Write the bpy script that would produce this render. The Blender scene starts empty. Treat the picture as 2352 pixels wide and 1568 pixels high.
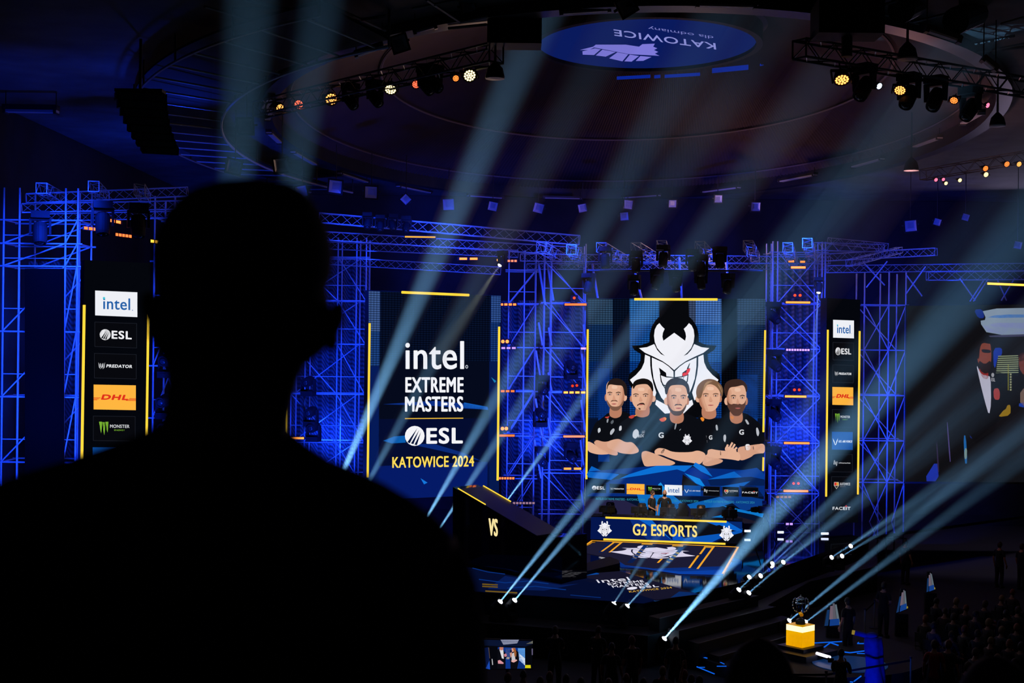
import bpy, math, random
from mathutils import Vector, Matrix

random.seed(11)
S = bpy.context.scene
COL = S.collection
V = Vector
PI = math.pi

# ---------------------------------------------------------------- camera, world, exposure
W, H, F = 2352, 1568, 2352 * 50 / 36
CAM = V((0, 0, 9.4))
ROLL = math.radians(0.63)
CX = V((math.cos(ROLL), 0, math.sin(ROLL)))
CY = V((-math.sin(ROLL), 0, math.cos(ROLL)))
FW = V((0, 1, 0))
cd = bpy.data.cameras.new('camera')
cd.lens = 50; cd.sensor_width = 36; cd.clip_start = 0.1; cd.clip_end = 400
cd.dof.use_dof = True; cd.dof.focus_distance = 56; cd.dof.aperture_fstop = 5.0
cam = bpy.data.objects.new('camera', cd)
COL.objects.link(cam)
cam.matrix_world = Matrix(((CX.x, CY.x, -FW.x, CAM.x), (CX.y, CY.y, -FW.y, CAM.y), (CX.z, CY.z, -FW.z, CAM.z), (0, 0, 0, 1)))
S.camera = cam
S.view_settings.view_transform = 'Standard'
S.view_settings.look = 'None'
S.view_settings.exposure = 0.0
S.view_settings.gamma = 1.0
S.view_settings.use_curve_mapping = False
cy = S.cycles
cy.max_bounces = 4; cy.diffuse_bounces = 1; cy.glossy_bounces = 2; cy.transmission_bounces = 2
cy.volume_bounces = 0; cy.transparent_max_bounces = 64
cy.sample_clamp_indirect = 2.0; cy.sample_clamp_direct = 0
cy.caustics_reflective = False; cy.caustics_refractive = False
cy.use_denoising = True
cy.use_adaptive_sampling = True
cy.adaptive_threshold = 0.02
wd = bpy.data.worlds.new('dark_hall'); S.world = wd; wd.use_nodes = True
wd.node_tree.nodes['Background'].inputs[0].default_value = (0.0016, 0.0016, 0.0032, 1)
wd.node_tree.nodes['Background'].inputs[1].default_value = 1.0


def ray(px, py):
    return CX * ((px - W / 2) / F) + CY * ((H / 2 - py) / F) + FW


def P(px, py, d):
    """The point at depth d (metres in front of the camera) seen at that pixel of the photograph."""
    return CAM + ray(px, py) * d


def on_z(px, py, z):
    r = ray(px, py)
    return CAM + r * ((z - CAM.z) / r.z)


class Plane:
    """A plane of the place; hit() gives the point of it seen at a pixel."""

    def __init__(s, p, n):
        s.p = V(p); s.n = V(n).normalized()
        if s.n.dot(CAM - s.p) < 0:
            s.n = -s.n

    def hit(s, px, py, off=0.0):
        r = ray(px, py)
        return CAM + r * ((s.p + s.n * off - CAM).dot(s.n) / r.dot(s.n))


def wall_plane(px, d, t):
    """Upright plane at depth d where it crosses pixel column px; t = metres deeper per metre to +x."""
    p = P(px, 784, d)
    return Plane(p, (t, -1, 0))


# ---------------------------------------------------------------- lights of the hall
def lamp(kind, name, loc, power, color, target=None, **kw):
    ld = bpy.data.lights.new(name, kind)
    ld.energy = power; ld.color = color
    for k, v in kw.items():
        setattr(ld, k, v)
    o = bpy.data.objects.new(name, ld)
    COL.objects.link(o)
    o.location = loc
    if target is not None:
        o.rotation_euler = (V(target) - V(loc)).to_track_quat('-Z', 'Y').to_euler()
    return o


BLUE = (0.006, 0.045, 1.0)
BLUE2 = (0.012, 0.07, 1.0)
def blue_flood(px, py, d, power, tx, ty, td, size=1.5):
    a = P(px, py, d)
    lamp('AREA', 'blue_flood', a, power * 0.2, BLUE, P(tx, ty, td), size=size, spread=math.radians(66))
# blue floods standing between and under the scaffold towers
blue_flood(60, 1180, 40, 2000, 110, 860, 47)
blue_flood(150, 380, 42, 2200, 120, 700, 47)
blue_flood(400, 1150, 44, 1200, 390, 700, 50)
blue_flood(760, 1200, 54, 1700, 770, 960, 61)
blue_flood(840, 420, 53, 2000, 790, 820, 60)
blue_flood(1235, 1230, 54, 2000, 1240, 980, 60)
blue_flood(1330, 480, 53, 2600, 1250, 840, 60)
blue_flood(1840, 1230, 54, 2000, 1830, 980, 60)
blue_flood(1850, 480, 53, 2600, 1830, 820, 60)
blue_flood(2060, 1200, 56, 1100, 2040, 980, 63)
blue_flood(1400, 560, 57, 900, 1560, 600, 61)
blue_flood(1720, 560, 57, 900, 1560, 600, 61)
blue_flood(1000, 500, 54, 800, 1020, 580, 60)
blue_flood(2150, 480, 52, 700, 2150, 640, 60)
blue_flood(760, 1000, 63, 450, 800, 1000, 72)
blue_flood(1240, 1000, 63, 450, 1240, 1000, 72)
blue_flood(1830, 1000, 63, 450, 1830, 1000, 72)
# blue floods aimed at the roof
lamp('SPOT', 'roof_flood', (-11.5, 40, 6), 1700, BLUE, (-14.5, 41.5, 17), spot_size=math.radians(55), spot_blend=1.0, shadow_soft_size=0.3)
lamp('SPOT', 'roof_flood', (-6.0, 60, 13), 330, BLUE, (-8.0, 72, 15.0), spot_size=math.radians(70), spot_blend=1.0, shadow_soft_size=0.3)
lamp('SPOT', 'roof_flood', (18.0, 58, 12), 300, BLUE, (21, 74, 15.0), spot_size=math.radians(60), spot_blend=1.0, shadow_soft_size=0.3)
lamp('SPOT', 'roof_flood', (4.0, 50, 8), 130, (0.6, 0.6, 1.0), (3, 66, 17), spot_size=math.radians(100), spot_blend=1.0, shadow_soft_size=0.5)  # added pale fill for the floodlight faces round the dome
# dim warm and rosy spill of the wash lights on the domed ceiling
lamp('POINT', 'warm_spill', (13.0, 47, 14.2), 150, (1.0, 0.45, 0.45), shadow_soft_size=0.5)
lamp('POINT', 'warm_spill', (-1.0, 46, 14.5), 150, (1.0, 0.6, 0.4), shadow_soft_size=0.5)
lamp('POINT', 'warm_spill', (8.0, 62, 14.0), 260, (1.0, 0.55, 0.55), shadow_soft_size=0.5)
# added unseen fill for the arena floor, and the spot on the trophy
lamp('AREA', 'hall_fill', (26, 70, 14), 300, (0.75, 0.62, 1.0), (18, 48, 0), size=4)
lamp('SPOT', 'trophy_spot', (7.5, 34, 15.5), 4500, (0.9, 0.95, 1.0), (8.4, 42, 0.8), spot_size=math.radians(5), spot_blend=0.8, shadow_soft_size=0.1)
# added unseen front light to brighten the players at their desk
lamp('SPOT', 'desk_fill', P(1500, 300, 44), 16000, (1.0, 0.86, 0.72), P(1545, 1170, 57), spot_size=math.radians(13), spot_blend=0.7, shadow_soft_size=.3)
lamp('SPOT', 'catwalk_fill', P(430, 430, 44), 500, BLUE, P(400, 290, 42), spot_size=math.radians(60), spot_blend=1.0, shadow_soft_size=.2)  # added unseen lamp to brighten the catwalk handrails
lamp('AREA', 'hall_fill', (14, 24, 14), 14, (1.0, 0.75, 0.6), (17, 42, 0), size=3)  # added warm fill to lift the near-black front crowd
# ---------------------------------------------------------------- materials
def lin(h):
    h = h.lstrip('#')
    o = []
    for i in (0, 2, 4):
        c = int(h[i:i + 2], 16) / 255
        o.append(c / 12.92 if c <= 0.04045 else ((c + 0.055) / 1.055) ** 2.4)
    return tuple(o)


MATS = {}


def mat(name, col, rough=0.6, metal=0.0, emit=0.0, ecol=None, noise=None, spec=None):
    if name in MATS:
        return MATS[name]
    m = bpy.data.materials.new(name); m.use_nodes = True
    nt = m.node_tree; b = nt.nodes['Principled BSDF']
    c = lin(col) if isinstance(col, str) else col
    b.inputs['Base Color'].default_value = (*c, 1)
    b.inputs['Roughness'].default_value = rough
    b.inputs['Metallic'].default_value = metal
    if spec is not None:
        b.inputs['Specular IOR Level'].default_value = spec
    if emit:
        e = lin(ecol) if isinstance(ecol, str) else (ecol or c)
        b.inputs['Emission Color'].default_value = (*e, 1)
        b.inputs['Emission Strength'].default_value = emit
    if noise:
        sc, amt = noise
        n = nt.nodes.new('ShaderNodeTexNoise'); n.inputs['Scale'].default_value = sc; n.inputs['Detail'].default_value = 5
        g = nt.nodes.new('ShaderNodeNewGeometry')
        nt.links.new(g.outputs['Position'], n.inputs['Vector'])
        r = nt.nodes.new('ShaderNodeMix'); r.data_type = 'RGBA'
        r.inputs['A'].default_value = (*[x * (1 - amt) for x in c], 1)
        r.inputs['B'].default_value = (*[min(1, x * (1 + amt)) for x in c], 1)
        nt.links.new(n.outputs['Fac'], r.inputs['Factor'])
        nt.links.new(r.outputs['Result'], b.inputs['Base Color'])
    MATS[name] = m
    return m


def glow(col, strength=1.0, sample=False):
    """What gives off light: LED pixels, tubes, lenses."""
    key = 'glow_%s_%g' % (col.lstrip('#'), strength)
    if key in MATS:
        return MATS[key]
    m = bpy.data.materials.new(key); m.use_nodes = True
    nt = m.node_tree; nt.nodes.clear()
    e = nt.nodes.new('ShaderNodeEmission'); o = nt.nodes.new('ShaderNodeOutputMaterial')
    e.inputs[0].default_value = (*lin(col), 1); e.inputs[1].default_value = strength
    nt.links.new(e.outputs[0], o.inputs['Surface'])
    m.cycles.emission_sampling = 'FRONT_BACK' if sample else 'NONE'
    MATS[key] = m
    return m


def led_glow(col, pitch=0.09):
    """LED wall pixels in rows: the same emitter with dark gaps between its rows."""
    key = 'led_rows_%s' % col.lstrip('#')
    if key in MATS:
        return MATS[key]
    m = bpy.data.materials.new(key); m.use_nodes = True
    nt = m.node_tree; nt.nodes.clear()
    e = nt.nodes.new('ShaderNodeEmission'); o = nt.nodes.new('ShaderNodeOutputMaterial')
    g = nt.nodes.new('ShaderNodeNewGeometry'); w = nt.nodes.new('ShaderNodeTexWave')
    w.bands_direction = 'Z'; w.inputs['Scale'].default_value = 0.314 / pitch
    w2 = nt.nodes.new('ShaderNodeTexWave'); w2.bands_direction = 'X'; w2.inputs['Scale'].default_value = 0.314 / pitch * 0.8
    mp = nt.nodes.new('ShaderNodeMapRange'); mp.inputs['To Min'].default_value = 0.35; mp.inputs['To Max'].default_value = 1.25
    mp2 = nt.nodes.new('ShaderNodeMapRange'); mp2.inputs['To Min'].default_value = 0.65; mp2.inputs['To Max'].default_value = 1.2
    mu = nt.nodes.new('ShaderNodeMath'); mu.operation = 'MULTIPLY'
    nt.links.new(g.outputs['Position'], w.inputs['Vector']); nt.links.new(w.outputs['Fac'], mp.inputs['Value'])
    nt.links.new(g.outputs['Position'], w2.inputs['Vector']); nt.links.new(w2.outputs['Fac'], mp2.inputs['Value'])
    nt.links.new(mp.outputs['Result'], mu.inputs[0]); nt.links.new(mp2.outputs['Result'], mu.inputs[1])
    nt.links.new(mu.outputs[0], e.inputs[1])
    e.inputs[0].default_value = (*lin(col), 1)
    nt.links.new(e.outputs[0], o.inputs['Surface'])
    m.cycles.emission_sampling = 'NONE'
    MATS[key] = m
    return m


BLACK = mat('black_paint', (0.010, 0.010, 0.012), 0.7, noise=(3, 0.3), spec=0.2)
BLACKM = mat('black_matte', (0.006, 0.006, 0.007), 0.9)
STEEL = mat('galvanised_steel', (0.5, 0.5, 0.52), 0.45, 0.25, noise=(2.5, 0.25))
DARKSTEEL = mat('dark_truss_paint', (0.03, 0.03, 0.035), 0.45, 0.3, noise=(2, 0.3))
GREYM = mat('grey_enamel', (0.35, 0.35, 0.38), 0.4, noise=(4, 0.15))
PALE = mat('pale_enamel', (0.6, 0.62, 0.66), 0.4, noise=(4, 0.12))


# ---------------------------------------------------------------- mesh tools
def basis(d):
    d = V(d).normalized()
    a = V((0, 0, 1)) if abs(d.z) < 0.9 else V((1, 0, 0))
    x = a.cross(d).normalized()
    return x, d.cross(x).normalized(), d


class MB:
    def __init__(s):
        s.v = []; s.f = []; s.m = []

    def add(s, vs, fs, mi=0):
        k = len(s.v)
        s.v.extend(V(p) for p in vs)
        for f in fs:
            s.f.append([i + k for i in f]); s.m.append(mi)
        return s

    def box(s, c, size, M=None, mi=0):
        x, y, z = [q / 2 for q in size]
        vs = [V((a * x, b * y, g * z)) for g in (-1, 1) for b in (-1, 1) for a in (-1, 1)]
        if M is not None:
            vs = [M @ p for p in vs]
        return s.add([V(c) + p for p in vs], [(0, 2, 3, 1), (4, 5, 7, 6), (0, 1, 5, 4), (2, 6, 7, 3), (0, 4, 6, 2), (1, 3, 7, 5)], mi)

    def tube(s, a, b, r, r2=None, n=6, mi=0, cap=True):
        a, b = V(a), V(b)
        r2 = r if r2 is None else r2
        x, y, _ = basis(b - a)
        vs = []
        for p, q in ((a, r), (b, r2)):
            vs += [p + (x * math.cos(2 * PI * i / n) + y * math.sin(2 * PI * i / n)) * q for i in range(n)]
        fs = [(i, (i + 1) % n, n + (i + 1) % n, n + i) for i in range(n)]
        if cap:
            fs += [tuple(range(n))[::-1], tuple(range(n, 2 * n))]
        return s.add(vs, fs, mi)

    def path(s, pts, r, n=6, mi=0, closed=False):
        k = len(pts)
        for i in range(k if closed else k - 1):
            s.tube(pts[i], pts[(i + 1) % k], r, n=n, mi=mi, cap=not closed)
        return s

    def rings(s, rs, mi=0, cap=True):
        """rs: a list of closed loops with the same number of points."""
        n = len(rs[0])
        vs = [p for r in rs for p in r]
        fs = []
        for k in range(len(rs) - 1):
            fs += [(k * n + i, k * n + (i + 1) % n, (k + 1) * n + (i + 1) % n, (k + 1) * n + i) for i in range(n)]
        if cap:
            fs += [tuple(range(n))[::-1], tuple(range((len(rs) - 1) * n, len(rs) * n))]
        return s.add(vs, fs, mi)

    def lathe(s, prof, o=(0, 0, 0), d=(0, 0, 1), n=16, mi=0):
        x, y, z = basis(d)
        rs = [[V(o) + z * h + (x * math.cos(2 * PI * i / n) + y * math.sin(2 * PI * i / n)) * r for i in range(n)] for r, h in prof]
        return s.rings(rs, mi)

    def ball(s, c, r, nu=12, nv=8, M=None, mi=0):
        rs = []
        for j in range(1, nv):
            t = PI * j / nv
            ring = [V((r[0] * math.sin(t) * math.cos(2 * PI * i / nu), r[1] * math.sin(t) * math.sin(2 * PI * i / nu), -r[2] * math.cos(t))) for i in range(nu)]
            rs.append([V(c) + (M @ p if M is not None else p) for p in ring])
        return s.rings(rs, mi)

    def prism(s, poly, off, mi=0):
        n = len(poly); off = V(off)
        vs = [V(p) for p in poly] + [V(p) + off for p in poly]
        return s.add(vs, [tuple(range(n)), tuple(range(2 * n - 1, n - 1, -1))] + [(i, (i + 1) % n, n + (i + 1) % n, n + i) for i in range(n)], mi)

    def poly(s, pts, mi=0):
        return s.add(pts, [tuple(range(len(pts)))], mi)

    def mesh(s, name, mats, smooth=False, origin=(0, 0, 0)):
        me = bpy.data.meshes.new(name)
        o = V(origin)
        me.from_pydata([p - o for p in s.v], [], s.f)
        for m in mats if isinstance(mats, (list, tuple)) else [mats]:
            me.materials.append(m)
        me.polygons.foreach_set('material_index', s.m)
        if smooth:
            me.polygons.foreach_set('use_smooth', [True] * len(s.f))
        me.update()
        return me

    def build(s, name, mats, parent=None, smooth=False):
        """Vertices are in world space; a child is stored relative to its (unrotated) thing."""
        if parent is not None:
            o = V(parent.location)
        else:
            xs = [p.x for p in s.v]; ys = [p.y for p in s.v]; zs = [p.z for p in s.v]
            o = V(((min(xs) + max(xs)) / 2, (min(ys) + max(ys)) / 2, min(zs)))
        ob = bpy.data.objects.new(name, s.mesh(name, mats, smooth, o))
        COL.objects.link(ob)
        if parent is not None:
            ob.parent = parent
        else:
            ob.location = o
        return ob


def tag(o, label, cat, group=None, kind=None):
    o['label'] = label; o['category'] = cat
    if group: o['group'] = group
    if kind: o['kind'] = kind
    return o


def struct(name, mb, m, label=None, smooth=False):
    o = mb.build(name, m, smooth=smooth)
    o['kind'] = 'structure'
    if label: o['label'] = label
    return o


def thing(name, label, cat, loc, group=None):
    o = bpy.data.objects.new(name, None); COL.objects.link(o)
    o.empty_display_size = 0.2
    o.location = loc
    return tag(o, label, cat, group)


def sub(mb, name, mats, part, thing_, smooth=False):
    """A sub-part: its vertices in world space, under a part of thing_ (which sits at the thing's own origin)."""
    ob = bpy.data.objects.new(name, mb.mesh(name, mats, smooth, V(thing_.location)))
    COL.objects.link(ob); ob.parent = part
    return ob


def inst(name, me, parent, M=None):
    o = bpy.data.objects.new(name, me); COL.objects.link(o)
    o.parent = parent
    if M is not None: o.matrix_basis = M
    return o


def aim(d, loc=(0, 0, 0), scale=1.0):
    """Local +Z turned to direction d."""
    x, y, z = basis(d)
    return Matrix(((x.x * scale, y.x * scale, z.x * scale, loc[0]), (x.y * scale, y.y * scale, z.y * scale, loc[1]), (x.z * scale, y.z * scale, z.z * scale, loc[2]), (0, 0, 0, 1)))


# ---------------------------------------------------------------- lettering (curves turned to flat polygons, all at once)
WORDS = ['intel', 'EXTREME', 'MASTERS', 'ESL', 'KATOWICE 2024', 'PREDATOR', 'DHL', 'MONSTER', 'ENERGY', 'U.S. AIR FORCE', 'whitemarket', 'KATOWICE', 'ESPORTS', 'FACEIT',
         'INTEL\u00ae EXTREME MASTERS - KATOWICE 2024', 'G2 ESPORTS', 'VS', 'dla odmiany', 'G', 'LEAGUE', 'ROG']
BOLD = {'ESL': .10, 'PREDATOR': .14, 'DHL': .2, 'FACEIT': .11, 'intel': .035, 'EXTREME': .07, 'MASTERS': .07, 'KATOWICE 2024': .05, 'G2 ESPORTS': .06, 'VS': .06, 'U.S. AIR FORCE': .08, 'G': .1, 'ROG': .08, 'MONSTER': .06, 'KATOWICE': .06, 'whitemarket': .05}
GLYPH = {}


def make_words():
    obs = []
    for s in WORDS:
        cu = bpy.data.curves.new('lettering', 'FONT'); cu.body = s; cu.resolution_u = 5; cu.space_character = 1.0 + min(.1, BOLD.get(s, 0)) * 1.3; cu.fill_mode = 'FRONT'
        o = bpy.data.objects.new('lettering', cu); COL.objects.link(o); obs.append((s, o))
    bpy.context.view_layer.update()
    dg = bpy.context.evaluated_depsgraph_get()
    for s, o in obs:
        me = bpy.data.meshes.new_from_object(o.evaluated_get(dg))
        vs = [(v.co.x, v.co.y) for v in me.vertices]; fs = [tuple(p.vertices) for p in me.polygons]
        x0 = min(v[0] for v in vs); x1 = max(v[0] for v in vs); y0 = min(v[1] for v in vs); y1 = max(v[1] for v in vs)
        GLYPH[s] = ([((x - x0) / (x1 - x0), (y - y0) / (y1 - y0)) for x, y in vs], fs)
        cu = o.data
        bpy.data.objects.remove(o); bpy.data.curves.remove(cu); bpy.data.meshes.remove(me)


make_words()


def soft(pts, n=2):
    """Round the corners of an outline."""
    for _ in range(n):
        q = []
        for (x0, y0), (x1, y1) in zip(pts, pts[1:] + pts[:1]):
            q += [(x0 * .78 + x1 * .22, y0 * .78 + y1 * .22), (x0 * .22 + x1 * .78, y0 * .22 + y1 * .78)]
        pts = q
    return pts


class Art:
    """The picture on a flat surface, drawn in pixels of the photograph and set on the surface's own plane."""

    def __init__(s, plane, strength=1.0):
        s.pl = plane; s.mb = MB(); s.mats = []; s.layer = 0; s.st = strength; s.painted = False

    def mi(s, col):
        if col.startswith('led'):
            m = led_glow(col[3:])
        elif s.painted:
            m = mat('print_' + col.lstrip('#'), col, 0.5)
        else:
            m = glow(col, s.st)
        if m not in s.mats: s.mats.append(m)
        return s.mats.index(m)

    def up(s):
        s.layer += 1
        return s

    def poly(s, pts, col):
        s.mb.poly([s.pl.hit(x, y, 0.004 + 0.008 * s.layer) for x, y in pts], s.mi(col))
        return s

    def rect(s, x0, y0, x1, y1, col, k=0.0):
        return s.poly([(x0, y0), (x1, y0 + k * (x1 - x0)), (x1, y1 + k * (x1 - x0)), (x0, y1)], col)

    def line(s, pts, w, col):
        for (x0, y0), (x1, y1) in zip(pts, pts[1:]):
            L = math.hypot(x1 - x0, y1 - y0) or 1
            nx, ny = -(y1 - y0) / L * w / 2, (x1 - x0) / L * w / 2
            s.poly([(x0 + nx, y0 + ny), (x1 + nx, y1 + ny), (x1 - nx, y1 - ny), (x0 - nx, y0 - ny)], col)
        return s

    def ell(s, cx, cy, rx, ry, col, n=20, rot=0.0):
        c, q = math.cos(rot), math.sin(rot)
        return s.poly([(cx + rx * math.cos(2 * PI * i / n) * c - ry * math.sin(2 * PI * i / n) * q, cy + rx * math.cos(2 * PI * i / n) * q + ry * math.sin(2 * PI * i / n) * c) for i in range(n)], col)

    def text(s, t, o, u, v, col):
        """o: pixel of the text box's lower left corner; u: vector to its lower right; v: vector to its upper left."""
        vs, fs = GLYPH[t]
        # heavier strokes: the same letters a hair apart (w, in letter heights)
        w = BOLD.get(t, 0.0)
        L = math.hypot(*u); h = math.hypot(*v); q = w * h / L / 2
        for dx, dy in ((0, 0), (-q, 0), (q, 0), (0, -w * .35), (0, w * .35), (-q * .8, -w * .25), (q * .8, w * .25), (q * .8, -w * .25), (-q * .8, w * .25)) if w else ((0, 0),):
            k = 1 - w * .7; m = 1 - 2 * q
            s.mb.add([s.pl.hit(o[0] + (q + a * m + dx) * u[0] + (w * .35 + b * k + dy) * v[0], o[1] + (q + a * m + dx) * u[1] + (w * .35 + b * k + dy) * v[1], 0.004 + 0.008 * s.layer) for a, b in vs], fs, s.mi(col))
        return s

    def word(s, t, x0, y0, x1, y1, col, k=0.0, shear=0.0):
        """Text in the box x0..x1, y0 (top)..y1 (bottom); k: slope of its lines."""
        return s.text(t, (x0, y1), (x1 - x0, k * (x1 - x0)), (shear * (y1 - y0), y0 - y1), col)

    def build(s, name, parent):
        return s.mb.build(name, s.mats, parent)


ORD = ['first', 'second', 'third', 'fourth', 'fifth', 'sixth', 'seventh', 'eighth', 'ninth', 'tenth', 'eleventh', 'twelfth']
# ---------------------------------------------------------------- people: grown once per pose, then copied
SKIN = mat('skin', '#b98468', 0.5, noise=(30, 0.08))
SKIN_DIM = mat('skin_dimmed', '#8f6048', 0.5, noise=(30, 0.08))  # skin darkened in colour to stand in for the seated crowd's shade
EYE = mat('eye', '#1a1412', 0.2)
HAIRS = {'black': mat('hair_black', (0.006, 0.005, 0.005), 0.6, noise=(60, 0.4)), 'brown': mat('hair_brown', '#3a2618', 0.6, noise=(60, 0.4)), 'fair': mat('hair_fair', '#7a5c3a', 0.6, noise=(60, 0.3)), 'ginger': mat('hair_ginger', '#6e3418', 0.6, noise=(60, 0.3))}
CLOTH = {}


def cloth(c):
    return mat('cloth_' + c.lstrip('#'), c, 0.85, noise=(18, 0.15))


_skins = []


def skin_obj(name, pts, edges):
    """pts: [(x, y, z, radius)], the first is the root."""
    me = bpy.data.meshes.new(name)
    me.from_pydata([p[:3] for p in pts], edges, [])
    o = bpy.data.objects.new(name, me); COL.objects.link(o)
    o.modifiers.new('skin', 'SKIN')
    sl = me.skin_vertices[0].data if me.skin_vertices else None
    if sl is None:
        bpy.context.view_layer.update()
        sl = me.skin_vertices[0].data
    for i, p in enumerate(pts):
        sl[i].radius = (p[3], p[3] * (p[4] if len(p) > 4 else 1.0))
        sl[i].use_root = i == 0
    s = o.modifiers.new('sub', 'SUBSURF'); s.levels = 1; s.render_levels = 1
    o.modifiers['skin'].use_smooth_shade = True
    return o


def chain(base, *links):
    """links: lists of points hung on earlier indices -> (pts, edges)"""
    pts = [base]; ed = []
    for start, ps in links:
        prev = start
        for p in ps:
            pts.append(p); ed.append((prev, len(pts) - 1)); prev = len(pts) - 1
    return pts, ed


def head_mb(mb, c, yaw=0.0, tilt=0.0, k=1.0):
    """Face towards -Y. Chin, jaw, nose, brow, eye sockets, ears."""
    M = Matrix.Rotation(yaw, 3, 'Z') @ Matrix.Rotation(tilt, 3, 'X')
    nu, nv = 24, 16
    rs = []
    for j in range(1, nv):
        t = PI * j / nv
        ring = []
        for i in range(nu):
            a = 2 * PI * i / nu
            x, y, z = math.sin(t) * math.cos(a), math.sin(t) * math.sin(a), -math.cos(t)
            rx, ry, rz = 0.074, 0.094, 0.118
            if z < 0:
                rx *= 1 - 0.34 * z * z * 1.1
                ry *= 1 - 0.10 * z * z
            px, py, pz = x * rx, y * ry, z * rz
            if z < 0 and y > 0: py *= 1 - 0.42 * (-z)
            if z < -0.3 and y < 0: py -= 0.012 * (-z)
            g = lambda x0, z0, sx, sz: math.exp(-((px - x0) / sx) ** 2 - ((pz - z0) / sz) ** 2)
            if y < 0:
                py -= 0.022 * g(0, -0.022, 0.013, 0.02) + 0.008 * g(0, 0.012, 0.010, 0.03)
                py += 0.008 * (g(0.03, 0.008, 0.016, 0.010) + g(-0.03, 0.008, 0.016, 0.010))
                py -= 0.006 * g(0, -0.058, 0.022, 0.006) + 0.006 * g(0, -0.088, 0.02, 0.012)
                py -= 0.004 * g(0, 0.032, 0.05, 0.008)
            ring.append(V(c) + M @ (V((px, py, pz)) * k))
        rs.append(ring)
    mb.rings(rs, 0)
    for s in (-1, 1):
        mb.ball(V(c) + M @ (V((s * 0.078, 0.012, -0.012)) * k), (0.010 * k, 0.018 * k, 0.030 * k), 8, 6, M @ Matrix.Rotation(s * 0.25, 3, 'Z'), 0)
        mb.ball(V(c) + M @ (V((s * 0.030, -0.078, 0.008)) * k), (0.011 * k, 0.008 * k, 0.006 * k), 8, 6, M, 1)
    return M


def hair_mb(mb, c, M, k=1.0, length=0.0, full=0.0):
    nu, nv = 24, 10
    rs = []
    for j in range(nv):
        t = PI * 0.62 * j / (nv - 1)
        ring = []
        for i in range(nu):
            a = 2 * PI * i / nu
            front = max(0.0, -math.sin(a))
            tt = t * (1 - 0.42 * front) * (1 + length * max(0.0, math.sin(a)))
            x, y, z = math.sin(tt) * math.cos(a), math.sin(tt) * math.sin(a), math.cos(tt)
            w = 1.07 + full + 0.012 * math.sin(7 * a + 3 * j)
            p = V((x * 0.077 * w, y * 0.097 * w + 0.002, z * 0.120 * w))
            if z < 0: p.x *= 1 - 0.2 * z * z
            ring.append(V(c) + M @ (p * k))
        rs.append(ring)
    mb.rings(rs[::-1], 0, cap=True)


def fingers(mb, w, d, palm_n, side, curl=0.5, k=1.0):
    """A palm and five fingers from wrist w along d."""
    d = V(d).normalized(); s = V(palm_n).cross(d).normalized() * side; n = V(palm_n).normalized()
    mb.rings([[V(w) + d * a + s * (b * math.cos(q)) + n * (g * math.sin(q)) for q in [2 * PI * i / 8 for i in range(8)]] for a, b, g in ((-.01, .026, .018), (.03, .038, .018), (.075, .042, .015), (.092, .038, .012))], 0)
    for i, L in enumerate((0.070, 0.080, 0.074, 0.058)):
        p = V(w) + d * 0.088 + s * (0.030 - i * 0.020)
        q = p + d * L * .45 + n * L * .1 * curl; r = q + d * L * .30 + n * L * .30 * curl; e = r + d * L * .2 + n * L * .3 * curl
        mb.tube(p, q, 0.0095, 0.009, 6); mb.tube(q, r, 0.009, 0.0085, 6); mb.tube(r, e, 0.0085, 0.006, 6)
    p = V(w) + d * 0.03 + s * 0.034; q = p + d * .03 + s * .025 + n * .01; r = q + d * .03 + s * .006 + n * .01
    mb.tube(p, q, 0.012, 0.010, 6); mb.tube(q, r, 0.010, 0.007, 6)


POSES = {
    'stand': dict(el=((.25, .03, 1.15), (.25, .03, 1.15)), wr=((.27, -.06, .92), (.27, -.06, .92)), hd=(0, -.2, -1), yaw=0, tilt=0),
    'clasp': dict(el=((.25, .0, 1.15), (.25, .0, 1.15)), wr=((.07, -.20, 1.02), (.09, -.20, 1.05)), hd=(-.9, -.4, -.2), yaw=0, tilt=.12),
    'phone': dict(el=((.22, -.10, 1.17), (.22, -.10, 1.17)), wr=((.07, -.27, 1.36), (.07, -.27, 1.36)), hd=(-.2, -.2, 1), yaw=0, tilt=.1),
    'wave': dict(el=((.27, -.05, 1.20), (.26, -.08, 1.62)), wr=((.20, -.25, 1.10), (.20, -.14, 1.92)), hd=(0, -.2, 1), yaw=0, tilt=-.05),
    'sit': dict(el=((.25, -.04, .76), (.25, -.04, .76)), wr=((.17, -.26, .66), (.17, -.26, .66)), hd=(-.2, -1, -.1), yaw=0, tilt=.06),
    'desk': dict(el=((.27, -.12, .80), (.27, -.12, .80)), wr=((.20, -.38, .76), (.20, -.38, .76)), hd=(-.1, -1, 0), yaw=0, tilt=.08),
}
PROTO = {}


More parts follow.
